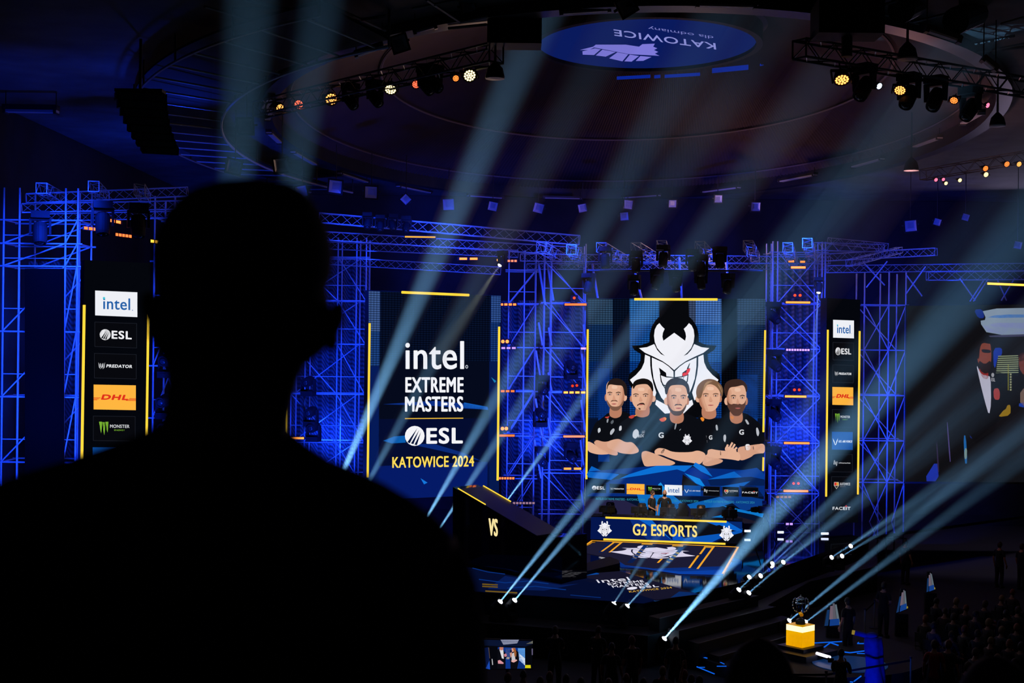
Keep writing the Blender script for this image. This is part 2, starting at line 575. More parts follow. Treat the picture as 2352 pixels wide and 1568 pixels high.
def make_pose(key):
    q = POSES[key]
    sit = key in ('sit', 'desk')
    dz = -0.42 if sit else 0.0
    Z = lambda z: z + dz
    arms = []; arms_s = []
    for s, i in ((-1, 0), (1, 1)):
        e, w = q['el'][i], q['wr'][i]
        arms.append([(s * .10, .015, Z(1.43), .075), (s * .175, .012, Z(1.425), .062), (s * e[0], e[1], e[2], .043), (s * (e[0] * .45 + w[0] * .55), e[1] * .45 + w[1] * .55, e[2] * .45 + w[2] * .55, .036), (s * w[0], w[1], w[2], .026)])
        m = [e[j] * .85 + (.175, .012, Z(1.425))[j] * .15 for j in range(3)]
        arms_s.append([(s * .10, .015, Z(1.43), .095), (s * .178, .012, Z(1.43), .075), (s * m[0], m[1], m[2], .063)])
    if sit:
        leg = lambda s, r: [(s * .10, -.03, .53, .10 * r), (s * .12, -.24, .53, .08 * r), (s * .13, -.44, .50, .062 * r), (s * .13, -.43, .27, .052 * r), (s * .13, -.42, .09, .042 * r)]
    else:
        leg = lambda s, r: [(s * .09, 0, .88, .10 * r), (s * .10, -.01, .70, .082 * r), (s * .11, -.015, .50, .062 * r), (s * .115, .01, .30, .053 * r), (s * .12, .02, .09, .040 * r)]
    base = (0, 0, Z(.96), .135)
    trunk = [(0, .0, Z(1.10), .128), (0, .0, Z(1.27), .145), (0, .01, Z(1.42), .11), (0, .012, Z(1.50), .058), (0, -.005, Z(1.57), .054), (0, -.01, Z(1.62), .06)]
    pts, ed = chain(base, (0, trunk), (3, arms[0]), (3, arms[1]), (0, leg(-1, 1)), (0, leg(1, 1)))
    body = skin_obj('b', pts, ed)
    pts, ed = chain((0, 0, Z(.74), .150), (0, [(0, 0, Z(.86), .178), (0, 0, Z(.98), .165), (0, 0, Z(1.10), .148), (0, 0, Z(1.28), .168), (0, .012, Z(1.42), .125), (0, .014, Z(1.475), .078)]), (5, arms_s[0]), (5, arms_s[1]))
    shirt = skin_obj('s', pts, ed)
    return body, shirt


def finish_poses(keys):
    made = {k: make_pose(k) for k in keys}
    bpy.context.view_layer.update()
    dg = bpy.context.evaluated_depsgraph_get()
    for k, obs in made.items():
        q = POSES[k]; sit = k in ('sit', 'desk'); dz = -0.42 if sit else 0.0
        out = {}
        for nm, o in zip(('body', 'shirt'), obs):
            me = bpy.data.meshes.new_from_object(o.evaluated_get(dg))
            if nm == 'body':
                # trousers: the hips and legs of the body a little way out along their normals
                zt = 1.12 + dz
                def arm(p):
                    for s_, i_ in ((-1, 0), (1, 1)):
                        e_, w_ = V(q['el'][i_]), V(q['wr'][i_]); e_.x *= s_; w_.x *= s_
                        for u, v in ((e_, w_), (w_, w_ + (w_ - e_).normalized() * .1)):
                            t_ = max(0, min(1, (p - u).dot(v - u) / (v - u).length_squared))
                            if (p - u.lerp(v, t_)).length < .075: return True
                    return False
                ok = [(.09 < v.co.z < zt) and not arm(v.co) for v in me.vertices]
                tm = MB(); tm.add([v.co + v.normal * (.014 + .012 * max(0, .5 - abs(v.co.z - .3))) for v in me.vertices], [tuple(p.vertices) for p in me.polygons if all(ok[x] for x in p.vertices)])
                used = sorted({x for f in tm.f for x in f}); mp_ = {x: n_ for n_, x in enumerate(used)}
                tm.v = [tm.v[x] for x in used]; tm.f = [[mp_[x] for x in f] for f in tm.f]
                out['trousers'] = tm.mesh('trousers', [BLACKM], True)
            mb = MB(); mb.add([v.co for v in me.vertices], [tuple(p.vertices) for p in me.polygons])
            bpy.data.meshes.remove(me); old = o.data; bpy.data.objects.remove(o); bpy.data.meshes.remove(old)
            if nm == 'body':
                hc = V((0, -.02, 1.665 + dz))
                M = head_mb(mb, hc, q['yaw'], q['tilt'])
                for s, i in ((-1, 0), (1, 1)):
                    w = q['wr'][i]; d = V((s * q['hd'][0], q['hd'][1], q['hd'][2]))
                    fingers(mb, (s * w[0], w[1], w[2]), d, (-s, -.2, -.3) if abs(d.x) < .5 else (0, .9, -.4), s)
                out[nm] = mb.mesh('body', [SKIN, EYE], True)
                for hn, (ln, fl) in {'short': (0.0, 0.0), 'long': (0.45, 0.08), 'full': (0.1, 0.10)}.items():
                    h = MB(); hair_mb(h, hc, M, 1.0, ln, fl); out['hair_' + hn] = h.mesh('hair', [HAIRS['black']], True)
                h = MB()
                h.rings([[hc + M @ V((math.cos(a) * .066 * r, -.02 - abs(math.sin(a)) * .082 * r, z)) for a in [PI * i / 10 for i in range(11)] + [PI - PI * i / 10 for i in range(1, 10)]] for z, r in ((-.045, 1.02), (-.08, 1.0), (-.118, .7))], 0)
                out['beard'] = h.mesh('beard', [HAIRS['black']], True)
            else:
                out[nm] = mb.mesh(nm, [BLACKM], True)
        sh = MB()
        for s in (-1, 1):
            x, y = (s * .13, -.42) if sit else (s * .12, .02)
            sh.rings([[V((x + math.cos(a) * wx, y - .06 + math.sin(a) * wy + (0.02 if z > .07 else 0), z)) for a in [2 * PI * i / 12 for i in range(12)]] for z, wx, wy in ((0.0, .048, .14), (.03, .052, .145), (.07, .047, .12), (.10, .042, .06))], 0)
        out['shoes'] = sh.mesh('shoes', [BLACKM], True)
        PROTO[k] = out


finish_poses(['stand', 'clasp', 'phone', 'wave', 'sit', 'desk'])


def person(label, loc, yaw, pose='stand', top='#101014', legs='#0c0c10', hair='black', style='short', skin=None, group=None, k=1.0, beard=False):
    t = thing('person', label, 'person', loc, group)
    t.rotation_euler = (0, 0, yaw); t.scale = (k, k, k)
    pr = PROTO[pose]

    def part(name, me, m):
        o = inst(name, me, t)
        o.material_slots[0].link = 'OBJECT'; o.material_slots[0].material = m
        return o
    part('body', pr['body'], skin or SKIN)
    part('shirt', pr['shirt'], cloth(top)); part('trousers', pr['trousers'], cloth(legs)); part('shoes', pr['shoes'], cloth('#0a0a0a'))
    if hair: part('hair', pr['hair_' + style], HAIRS[hair])
    if beard: part('beard', pr['beard'], HAIRS[hair or 'black'])
    return t

# ================================================================ LED screens and their pictures
YEL = '#ffd447'
TUBE = glow('#ffd23c', 1.15)


def tube_light(parent, pl, x0, y0, x1, y1, w):
    """A glowing tube fixed on the front of a screen, w pixels wide."""
    a, b = pl.hit(x0, y0, 0.10), pl.hit(x1, y1, 0.10)
    r = w / 2 * a.y / F
    mb = MB().tube(a, b, r, n=8)
    return mb.build('light_tube', TUBE, parent)


def cabinet(parent, pl, quad, depth=0.3):
    """The black housing behind a screen's picture."""
    mb = MB()
    mb.prism([pl.hit(x, y, -0.01) for x, y in quad], -pl.n * depth)
    return mb.build('cabinet', BLACKM, parent)


# ---- logos, each in its own box (x0, y0)-(x1, y1), k = slope
def box_map(x0, y0, x1, y1, k):
    return lambda a, b: (x0 + a * (x1 - x0), y0 + b * (y1 - y0) + k * a * (x1 - x0))


def esl(A, x0, y0, x1, y1, k=0.0, bg='#05070d', col='#f4f4f8'):
    q = box_map(x0, y0, x1, y1, k)
    h = y1 - y0
    c = q(0.17, 0.5); r = 0.17 * (x1 - x0)
    A.ell(c[0], c[1], r, h / 2, col)
    A.word('ESL', *q(0.37, 0.1), x1, y1 - 0.1 * h, col, k)
    A.up()
    for t in (0, 1, 2):
        m = lambda a, b: (c[0] + a * r, c[1] + b * h / 2)
        o = t * 0.36
        A.poly([m(-0.75 + o, 0.62 + o * .35), m(0.28 + o * .5, -0.80 + o * .55), m(-0.50 + o, 0.74 + o * .25)], bg)
    A.layer -= 1


def dhl(A, x0, y0, x1, y1, k=0.0, bg='#ffb640'):
    q = box_map(x0, y0, x1, y1, k)
    A.poly([q(0, 0), q(1, 0), q(1, 1), q(0, 1)], bg); A.up()
    R = '#e0311c'
    A.word('DHL', *q(0.17, 0.39), q(0.81, 0)[0], q(0, 0.61)[1], R, k, 0.35)
    for b in (0.535, 0.575, 0.615):
        A.line([q(0.0, b), q(0.17 - (b - .53), b)], (y1 - y0) * 0.022, R)
        A.line([q(0.85 - (b - .53), b), q(1.0, b)], (y1 - y0) * 0.022, R)
    A.layer -= 1


def intel_box(A, x0, y0, x1, y1, k=0.0):
    q = box_map(x0, y0, x1, y1, k)
    A.poly([q(0, 0), q(1, 0), q(1, 1), q(0, 1)], '#eef0f6'); A.up()
    A.word('intel', *q(0.19, 0.26), q(0.83, 0)[0], q(0, 0.75)[1], '#1f5fa8', k)
    c = q(0.885, 0.73); A.ell(c[0], c[1], (x1 - x0) * .012, (x1 - x0) * .012, '#1f5fa8', 6)
    A.up(); c = q(0.215, 0.30); A.rect(c[0] - (x1 - x0) * .03, c[1] - (y1 - y0) * .05, c[0] + (x1 - x0) * .02, c[1] + (y1 - y0) * .03, '#3cc8d8')
    A.layer -= 2


def frame_box(A, x0, y0, x1, y1, k, bg='#07080d', edge='#232630'):
    q = box_map(x0, y0, x1, y1, k)
    A.poly([q(0, 0), q(1, 0), q(1, 1), q(0, 1)], edge); A.up()
    e = 0.8 / max(1, x1 - x0); g = 0.8 / max(1, y1 - y0)
    A.poly([q(e, g), q(1 - e, g), q(1 - e, 1 - g), q(e, 1 - g)], bg); A.layer -= 1


def predator(A, x0, y0, x1, y1, k=0.0):
    q = box_map(x0, y0, x1, y1, k)
    c = '#e4e6ea'
    for f in (lambda a: a, lambda a: 0.2 - a):
        A.poly([q(f(0.0), 0.02), q(f(0.035), 0.30), q(f(0.045), 0.70), q(f(0.075), 0.95), q(f(0.02), 0.72)], c)
        A.poly([q(f(0.055), 0.12), q(f(0.085), 0.25), q(f(0.098), 0.85), q(f(0.06), 0.6)], c)
    A.word('PREDATOR', *q(0.23, 0.27), x1, q(0, 0.73)[1], c, k, 0.15)


def monster(A, x0, y0, x1, y1, k=0.0):
    q = box_map(x0, y0, x1, y1, k)
    g = '#8fd23c'
    for i, (top, bot) in enumerate(((0.0, 0.86), (0.03, 1.0), (0.0, 0.8))):
        a = i * 0.105
        A.poly([q(a, top), q(a + 0.10, top), q(a + 0.085, bot * .6), q(a + 0.07, bot), q(a + 0.045, bot * .75), q(a + 0.03, bot * .45)], g)
    A.word('MONSTER', *q(0.36, 0.2), x1, q(0, 0.46)[1], '#d4d6da', k)
    A.word('ENERGY', *q(0.50, 0.56), q(0.85, 0)[0], q(0, 0.68)[1], g, k)


def air_force(A, x0, y0, x1, y1, k=0.0, bg='#0c4a9c'):
    q = box_map(x0, y0, x1, y1, k)
    A.poly([q(0, 0), q(1, 0), q(1, 1), q(0, 1)], bg); A.up()
    c = '#e8eef8'
    for f in (lambda a: a, lambda a: 0.34 - a):
        A.poly([q(f(0.05), 0.36), q(f(0.11), 0.50), q(f(0.155), 0.66), q(f(0.13), 0.66), q(f(0.07), 0.52)], c)
        A.poly([q(f(0.10), 0.60), q(f(0.165), 0.70), q(f(0.17), 0.76), q(f(0.13), 0.70)], c)
    A.word('U.S. AIR FORCE', *q(0.32, 0.47), q(0.96, 0)[0], q(0, 0.60)[1], c, k, .2)
    A.layer -= 1


def white_market(A, x0, y0, x1, y1, k=0.0):
    q = box_map(x0, y0, x1, y1, k)
    c = '#dfe1e6'
    A.poly([q(0.02, 0.0), q(0.08, 0.0), q(0.05, 0.75), q(-0.01, 0.75)], c)
    A.poly([q(0.10, 0.25), q(0.15, 0.25), q(0.135, 0.62), q(0.17, 0.62), q(0.185, 0.25), q(0.24, 0.25), q(0.19, 1.0), q(0.14, 1.0), q(0.155, 0.75), q(0.08, 0.75)], c)
    A.word('whitemarket', *q(0.29, 0.33), x1, q(0, 0.58)[1], c, k)


def city(A, x0, y0, x1, y1, k=0.0):
    q = box_map(x0, y0, x1, y1, k)
    A.poly([q(0.04, 0.05), q(0.32, 0.05), q(0.34, 0.5), q(0.18, 1.0), q(0.02, 0.5)], '#d9d6d2'); A.up()
    A.poly([q(0.06, 0.10), q(0.18, 0.10), q(0.18, 0.5), q(0.05, 0.5)], '#d8342c')
    A.poly([q(0.18, 0.10), q(0.30, 0.10), q(0.31, 0.5), q(0.18, 0.5)], '#d9a040')
    A.poly([q(0.08, 0.56), q(0.28, 0.56), q(0.18, 0.88)], '#2a211d'); A.layer -= 1
    A.word('KATOWICE', *q(0.40, 0.12), x1, q(0, 0.48)[1], '#d8d8dc', k)
    A.word('ESPORTS', *q(0.40, 0.58), q(0.72, 0)[0], q(0, 0.72)[1], '#a8a8b0', k)


def faceit(A, x0, y0, x1, y1, k=0.0):
    q = box_map(x0, y0, x1, y1, k)
    A.word('FACEIT', x0, q(0, .25)[1], x1, y1, '#f0f0f4', k); A.up()
    A.poly([q(0.68, 0.22), q(0.83, 0.22), q(0.76, -0.15)], '#e02c20'); A.layer -= 1


# ---- the horned-mask emblem, in its own units (about 0..1440 across, 250..1560 down)
def emblem(A, m, white='#f1f1f8', black='#07080c', outline=True, red='#e8241c'):
    """m maps emblem units to pixels."""
    def pl(pts, c): A.poly([m(*p) for p in pts], c)
    def mir(pts): return [(1440 - x, y) for x, y in pts][::-1]
    if outline:
        half = [(720, 60), (535, 60), (530, 260), (480, 310), (430, 390), (405, 490), (403, 590), (300, 628), (175, 635), (205, 690), (290, 745), (285, 830), (240, 920), (140, 1000), (125, 1080), (160, 1170), (300, 1330), (330, 1560), (720, 1560)]
        pl(half, black); pl(mir(half), black); A.up()
    helm = [(720, 470), (580, 573), (568, 520), (575, 470), (597, 420), (560, 385), (530, 346), (497, 375), (470, 430), (460, 510), (470, 590), (500, 665), (545, 720), (600, 768), (550, 745), (500, 690), (463, 615), (370, 655), (268, 668), (345, 728), (450, 775), (570, 835), (650, 890), (720, 950)]
    flap = [(345, 750), (410, 778), (412, 890), (425, 1000), (455, 1130), (490, 1240), (460, 1340), (300, 1215), (185, 1125), (150, 1075), (230, 1010), (300, 930), (335, 850)]
    face = [(432, 788), (575, 852), (650, 905), (710, 965), (714, 1050), (714, 1470), (640, 1400), (555, 1305), (495, 1180), (455, 1060), (435, 910)]
    chin = [(490, 1330), (640, 1410), (700, 1500), (600, 1510), (475, 1390)]
    for p in (helm, flap, face, chin):
        pl(p, white); pl(mir(p), white)
    A.up()
    eye = [(523, 918), (615, 985), (620, 1030), (543, 1005)]
    pl(eye, black)
    if red:
        pl(mir(eye), black); A.up(); pl([(928, 925), (920, 965), (890, 1010), (830, 1030), (826, 996), (858, 978), (872, 988), (885, 938)], red); A.layer -= 1
    else:
        pl(mir(eye), black)
    low = [(535, 1000), (620, 1030), (714, 1040), (714, 1050), (620, 1044), (548, 1018), (560, 1090), (610, 1190), (596, 1186), (546, 1096)]
    pl(low, black); pl(mir(low), black)
    mouth = [(560, 1128), (625, 1150), (640, 1166), (572, 1150)]
    pl(mouth, black); pl(mir(mouth), black)
    pl([(710, 950), (730, 950), (728, 1050), (712, 1050)], black)
    if outline:
        pl([(918, 860), (924, 862), (900, 940), (880, 935)], black)
        pl([(840, 1040), (850, 1040), (830, 1075)], black)
    A.layer -= 2 if outline else 1


# ================================================================ main screen with the team picture
GP = wall_plane(1553, 58, -0.186)
g_screen = thing('led_screen', 'tall LED screen showing five crossed-arm players in black below a white horned mask', 'screen', GP.hit(1553, 1195))
cabinet(g_screen, GP, [(1349, 684), (1759, 688), (1754, 1204), (1344, 1196)])
A = Art(GP)
A.poly([(1350, 685), (1758, 689), (1753, 1203), (1345, 1195)], '#05112c')
A.up()
cols = [(1350, 1407, '#2c4763', '#12305c', '#082a66'), (1407, 1446, '#071226', '#06102a', '#051230'), (1446, 1514, '#2a68ad', '#15509c', '#083a86'), (1514, 1581, '#070d1c', '#060a16', '#060a16'),
        (1581, 1598, '#3a4a6c', '#14438a', '#0a3478'), (1598, 1657, '#4470b8', '#1d57a6', '#083a86'), (1657, 1693, '#060c1a', '#04070f', '#04070f'), (1693, 1758, '#2b3f5c', '#10264c', '#08265c')]
for x0, x1, c0, c1, c2 in cols:
    for y0, y1, c in ((686, 745, c0), (745, 830, c1), (830, 960, c2)):
        A.rect(x0, y0, x1, y1, 'led' + c, 0.008)
A.rect(1374, 846, 1400, 1060, '#06307c'); A.rect(1700, 860, 1740, 1010, '#0a3a88')
A.up()
em = lambda x, y: (1420 + x / 5.6, 680 + y / 5.6)
emblem(A, em)
A.layer += 5


def zm(x, y): return (1340 + x / 5.345, 840 + y / 5.345)
def zp(pts, c): A.poly([zm(*p) for p in soft(list(pts))], c)


SK, SKD, HA = '#e3af92', '#b97d62', '#241a18'


def bust(cx, top, chin, hw, turn, hair, beard, skin=SK, dark=SKD, brow='#2a1d18', hairpts=None, stub=0.0):
    """A head of the picture: centre x, hairline, chin and half width in picture units; turn: -1 looks to -x, 1 to +x."""
    h = chin - top
    ey = top + h * 0.36
    # neck, ears
    zp([(cx - hw * .62 - turn * 10, chin - h * .25), (cx + hw * .62 - turn * 10, chin - h * .25), (cx + hw * .72, chin + h * .22), (cx, chin + h * .33), (cx - hw * .72, chin + h * .22)], dark)
    A.up()
    for s in (-1, 1):
        w = 0.16 if s == turn else 0.26
        e = zm(cx + s * hw * 1.02, ey + h * .14)
        A.ell(e[0], e[1], hw * w / 5.345, h * .14 / 5.345, dark if s == turn else skin, 12)
    A.up()
    out = [(-1, .0), (-1.02, .3), (-1.0, .5), (-.9, .72), (-.62, .9), (-.28, 1.0), (.28, 1.0), (.62, .9), (.9, .72), (1.0, .5), (1.02, .3), (1, 0), (.7, -.16), (0, -.22), (-.7, -.16)]
    zp([(cx + x * hw, top + y * h) for x, y in out], skin)
    A.up()
    sh = [(1.0, .02), (1.02, .3), (1.0, .5), (.9, .72), (.62, .9), (.28, 1.0), (.42, .82), (.62, .6), (.74, .35), (.72, .1)]
    mid = '#%02x%02x%02x' % tuple((int(skin[i:i + 2], 16) * 2 + int(dark[i:i + 2], 16) * 3) // 5 for i in (1, 3, 5))
    zp([(cx - turn * (x - (.22 if 4 < i else 0)) * hw, top + y * h) for i, (x, y) in enumerate(sh)], '#%02x%02x%02x' % tuple((int(skin[i:i + 2], 16) + int(mid[i:i + 2], 16)) // 2 for i in (1, 3, 5)))
    A.layer += .3
    zp([(cx - turn * x * hw, top + y * h) for x, y in sh], mid)
    A.layer += .3
    zp([(cx - turn * (x + (.12 if 5 < i else 0)) * hw, top + y * h) for i, (x, y) in enumerate(sh)], dark)
    zp([(cx + turn * hw * .1 + x * hw, top + h * y) for x, y in ((-.3, .02), (.3, .02), (.34, .16), (-.3, .16))], '#efc3a8')
    A.layer -= .6
    A.up()
    if beard:
        b = [(-1.0, .42), (-.9, .72), (-.62, .9), (-.28, 1.03), (.28, 1.03), (.62, .9), (.9, .72), (1.0, .42), (.82, .58), (.5, .62), (.34, .585), (0, .6), (-.34, .585), (-.5, .62), (-.82, .58)]
        if beard == 'short':
            b = [(-.96, .55), (-.86, .74), (-.6, .91), (-.28, 1.02), (.28, 1.02), (.6, .91), (.86, .74), (.96, .55), (.7, .72), (.42, .84), (0, .86), (-.42, .84), (-.7, .72)]
        zp([(cx + x * hw, top + y * h) for x, y in b], stub or hair)
        zp([(cx + x * hw + turn * hw * .12, top + y * h) for x, y in [(-.4, .68), (-.3, .605), (0, .59), (.3, .605), (.4, .68), (.2, .645), (0, .64), (-.2, .645)]], stub or hair)
    o = turn * hw * .14
    A.up()
    for s in (-1, 1):
        x = cx + o + s * hw * .46
        zp([(x - hw * .28, ey - h * .055), (x + hw * .02 * s, ey - h * .095), (x + hw * .28, ey - h * .06), (x + hw * .27, ey - h * .03), (x, ey - h * .06), (x - hw * .27, ey - h * .025)], brow)
        e = zm(x, ey + h * .015)
        A.ell(e[0], e[1], hw * .24 / 5.345, h * .045 / 5.345, dark, 10); A.up()
        A.ell(e[0], e[1], hw * .15 / 5.345, h * .026 / 5.345, '#efe2da', 8); A.up()
        A.ell(e[0], e[1], hw * .075 / 5.345, h * .028 / 5.345, '#2c211d', 8); A.layer -= 2
    zp([(cx + o - hw * .04, ey), (cx + o + turn * hw * .17, ey + h * .20), (cx + o + turn * hw * .2, ey + h * .235), (cx + o - turn * hw * .2, ey + h * .235), (cx + o - turn * hw * .16, ey + h * .19)], '#d59c80')
    zp([(cx + o - hw * .2, ey + h * .235), (cx + o + hw * .2, ey + h * .235), (cx + o, ey + h * .26)], dark)
    zp([(cx + o - hw * .36, top + h * .745), (cx + o, top + h * .725), (cx + o + hw * .36, top + h * .745), (cx + o, top + h * .785)], '#b4605a')
    zp([(cx + o - hw * .38, top + h * .748), (cx + o + hw * .38, top + h * .748), (cx + o, top + h * .757)], '#6b302c')
    A.up()
    zp(hairpts, hair)
    A.layer -= 5


BK = '#0b0d13'
# outer players first, then the inner ones, then the one in the middle
# player 1
zp([(320, 560), (230, 640), (150, 690), (100, 800), (60, 925), (130, 900), (240, 960), (560, 960), (700, 800), (600, 620), (520, 560)], BK)
A.up()
zp([(45, 920), (110, 945), (200, 1010), (290, 1060), (320, 1085), (180, 1090), (70, 1060), (42, 1010)], SK)
zp([(160, 905), (250, 935), (340, 920), (390, 1010), (430, 1080), (400, 1105), (280, 1075), (200, 1030), (120, 940)], '#d59f84')
zp([(110, 925), (150, 895), (160, 910), (122, 945)], '#15151a')
zp([(287, 655), (312, 645), (300, 700), (285, 695)], '#9aa0a8'); zp([(330, 690), (365, 655), (375, 690), (345, 720)], '#5a6068')
zp([(175, 770), (205, 755), (215, 800), (180, 830)], '#c8ccd2'); zp([(330, 800), (370, 760), (388, 790), (345, 850), (325, 840)], '#b9bdc5')
zp([(255, 628), (300, 622), (325, 612), (300, 650)], '#c4423a')
bust(392, 232, 545, 112, -1, HA, 'short', stub='#7a5644', hairpts=[(285, 270), (300, 205), (335, 165), (395, 150), (460, 160), (515, 205), (540, 270), (535, 370), (505, 365), (495, 285), (475, 240), (410, 238), (330, 225), (303, 240), (292, 300)])
# player 5
zp([(1780, 560), (1690, 640), (1640, 700), (1600, 850), (1640, 960), (1900, 990), (2225, 960), (2225, 850), (2180, 720), (2090, 640), (1980, 570)], BK)
A.up()
zp([(1890, 1000), (2000, 980), (2225, 950), (2228, 1070), (2100, 1080), (2060, 1120), (1930, 1170), (1900, 1110)], '#d59f84')
zp([(2090, 975), (2228, 945), (2228, 1085), (2110, 1050)], SK)
zp([(1985, 960), (2045, 960), (2052, 1030), (1995, 1040)], '#e9e9ee'); zp([(1975, 970), (1986, 965), (1996, 1032), (1984, 1030)], '#3a3a40'); zp([(2078, 990), (2090, 985), (2094, 1030), (2084, 1030)], '#3a3a40')
zp([(1798, 625), (1822, 612), (1850, 630), (1832, 662)], '#f08a2c'); zp([(1980, 660), (2005, 655), (2040, 715), (2012, 722)], '#aeb3bb')
zp([(2118, 760), (2140, 755), (2162, 820), (2145, 870), (2125, 840)], '#b9bdc5')
A.text('G', zm(1912, 845), (11, 0), (0, -12), '#d9dce2')
bust(1880, 262, 605, 118, 1, '#3a2620', 'full', stub='#5a382a', hairpts=[(1745, 380), (1722, 290), (1740, 210), (1800, 170), (1900, 158), (1970, 185), (2010, 240), (2015, 300), (1998, 330), (1985, 270), (1960, 232), (1880, 255), (1800, 262), (1775, 310), (1765, 370)])
# player 2
zp([(640, 600), (540, 640), (450, 700), (380, 820), (350, 920), (470, 930), (700, 1000), (980, 900), (960, 640), (890, 570)], '#11151d')
A.up()
zp([(380, 900), (440, 895), (520, 940), (600, 930), (680, 1020), (680, 1060), (600, 1085), (470, 1075), (380, 1040), (290, 1000), (290, 930)], '#dca98f')
zp([(610, 800), (650, 770), (680, 800), (680, 850), (640, 900), (600, 870)], '#c9ccd4'); zp([(440, 740), (470, 730), (470, 790), (435, 800)], '#c9ccd4')
A.text('ROG', zm(668, 880), (15, -1), (1, -7), '#c9ccd4'); A.text('LEAGUE', zm(715, 830), (9, -1), (1, -6), '#c9ccd4')
zp([(555, 620), (610, 600), (640, 610), (600, 650), (560, 640)], '#c4423a'); zp([(625, 605), (655, 597), (650, 615), (630, 620)], '#f0a030')
bust(722, 262, 545, 130, -1, '#15100f', None, hairpts=[(605, 260), (610, 205), (650, 170), (730, 150), (800, 165), (850, 210), (862, 300), (850, 320), (835, 290), (815, 255), (780, 222), (700, 225), (640, 240), (615, 290)])
A.up().up().up().up()
zp([(655, 480), (700, 452), (750, 455), (752, 488), (735, 470), (690, 468), (665, 495)], '#241a18'); zp([(672, 512), (705, 520), (700, 540), (680, 535)], '#5a4038')
A.layer -= 4
# player 4
zp([(1420, 590), (1400, 680), (1440, 1000), (1520, 1040), (1760, 1020), (1830, 900), (1740, 720), (1680, 660), (1600, 640)], BK)
A.up()
zp([(1520, 1010), (1680, 1040), (1900, 1050), (1930, 1100), (1920, 1170), (1840, 1150), (1640, 1130), (1500, 1190), (1450, 1220)], SK)
zp([(1480, 1100), (1560, 1120), (1720, 1150), (1700, 1190), (1540, 1235), (1460, 1215)], '#d59f84')
for fx, fy, gx, gy in ((1752, 1010, 1775, 965), (1782, 1025, 1830, 940), (1815, 1035, 1860, 960), (1845, 1040, 1885, 1000)):
    a, b = zm(fx, fy), zm(gx, gy); A.line([a, b], 4.4, '#e9b79a')
zp([(1735, 1000), (1780, 985), (1880, 1030), (1880, 1060), (1740, 1050)], '#e3af92')
zp([(1675, 1040), (1690, 1040), (1692, 1100), (1680, 1100)], '#2a1a16')
zp([(1430, 640), (1460, 625), (1490, 655), (1465, 690)], '#f08a2c'); zp([(1620, 725), (1645, 720), (1655, 790), (1630, 795)], '#aeb3bb')
zp([(1720, 850), (1745, 838), (1755, 880), (1740, 945), (1718, 910)], '#b9bdc5'); A.text('G', zm(1540, 905), (8, 0), (0, -10), '#d9dce2')
A.text('ROG', zm(1445, 935), (14, 2), (0, -6), '#c9ccd4'); A.text('LEAGUE', zm(1448, 880), (12, 1), (0, -5), '#c9ccd4')
bust(1545, 250, 560, 132, 1, '#7c5b42', None, brow='#5a4030', hairpts=[(1395, 400), (1380, 320), (1400, 240), (1460, 180), (1540, 155), (1630, 175), (1700, 240), (1718, 310), (1700, 400), (1670, 300), (1620, 245), (1560, 220), (1500, 240), (1470, 300), (1450, 380), (1430, 400)])
A.up().up().up().up().up()
zp([(1460, 300), (1490, 215), (1540, 180), (1600, 190), (1545, 205), (1505, 250), (1480, 310)], '#b08b68'); zp([(1640, 210), (1690, 260), (1705, 340), (1680, 290)], '#b08b68')
A.layer -= 5
# player 3, in the middle
zp([(1040, 580), (920, 640), (800, 690), (750, 800), (715, 1050), (760, 1040), (900, 1060), (1200, 1100), (1400, 1060), (1520, 1110), (1530, 1000), (1490, 760), (1400, 640), (1260, 580)], BK)
A.up()
zp([(715, 1055), (770, 1040), (870, 1075), (1000, 1130), (1150, 1190), (1060, 1230), (760, 1240), (735, 1200), (712, 1120)], '#d8a589')
A.up()
zp([(870, 1040), (920, 1005), (1000, 1015), (1100, 1060), (1320, 1060), (1400, 1035), (1480, 1060), (1505, 1100), (1440, 1215), (1340, 1190), (1180, 1170), (1050, 1130), (960, 1090), (880, 1090)], SK)
zp([(945, 1060), (985, 1015), (1005, 1030), (965, 1085)], '#15151a'); zp([(955, 1045), (985, 1035), (992, 1060), (965, 1075)], '#3c3c42')
zp([(925, 655), (960, 640), (1000, 625), (1025, 645), (1000, 680), (960, 688)], '#d8552f'); zp([(985, 630), (1025, 640), (1010, 672), (985, 670)], '#f2a02e')
zp([(1128, 705), (1150, 700), (1130, 780), (1115, 780)], '#9aa0a8'); zp([(1175, 790), (1200, 768), (1196, 780), (1182, 795)], '#9aa0a8')
A.text('G', zm(922, 885), (12, 0), (0, -13), '#d9dce2')
emblem(A, lambda x, y: zm(1212 + (x - 150) * 0.108, 835 + (y - 346) * 0.115), outline=False, red=None)
bust(1150, 262, 605, 126, 1, '#33292a', 'short', stub='#55433c', hairpts=[(1005, 350), (995, 260), (1030, 190), (1090, 150), (1160, 142), (1230, 160), (1290, 220), (1308, 300), (1295, 360), (1275, 340), (1262, 270), (1225, 235), (1150, 232), (1070, 240), (1042, 290), (1030, 350)])
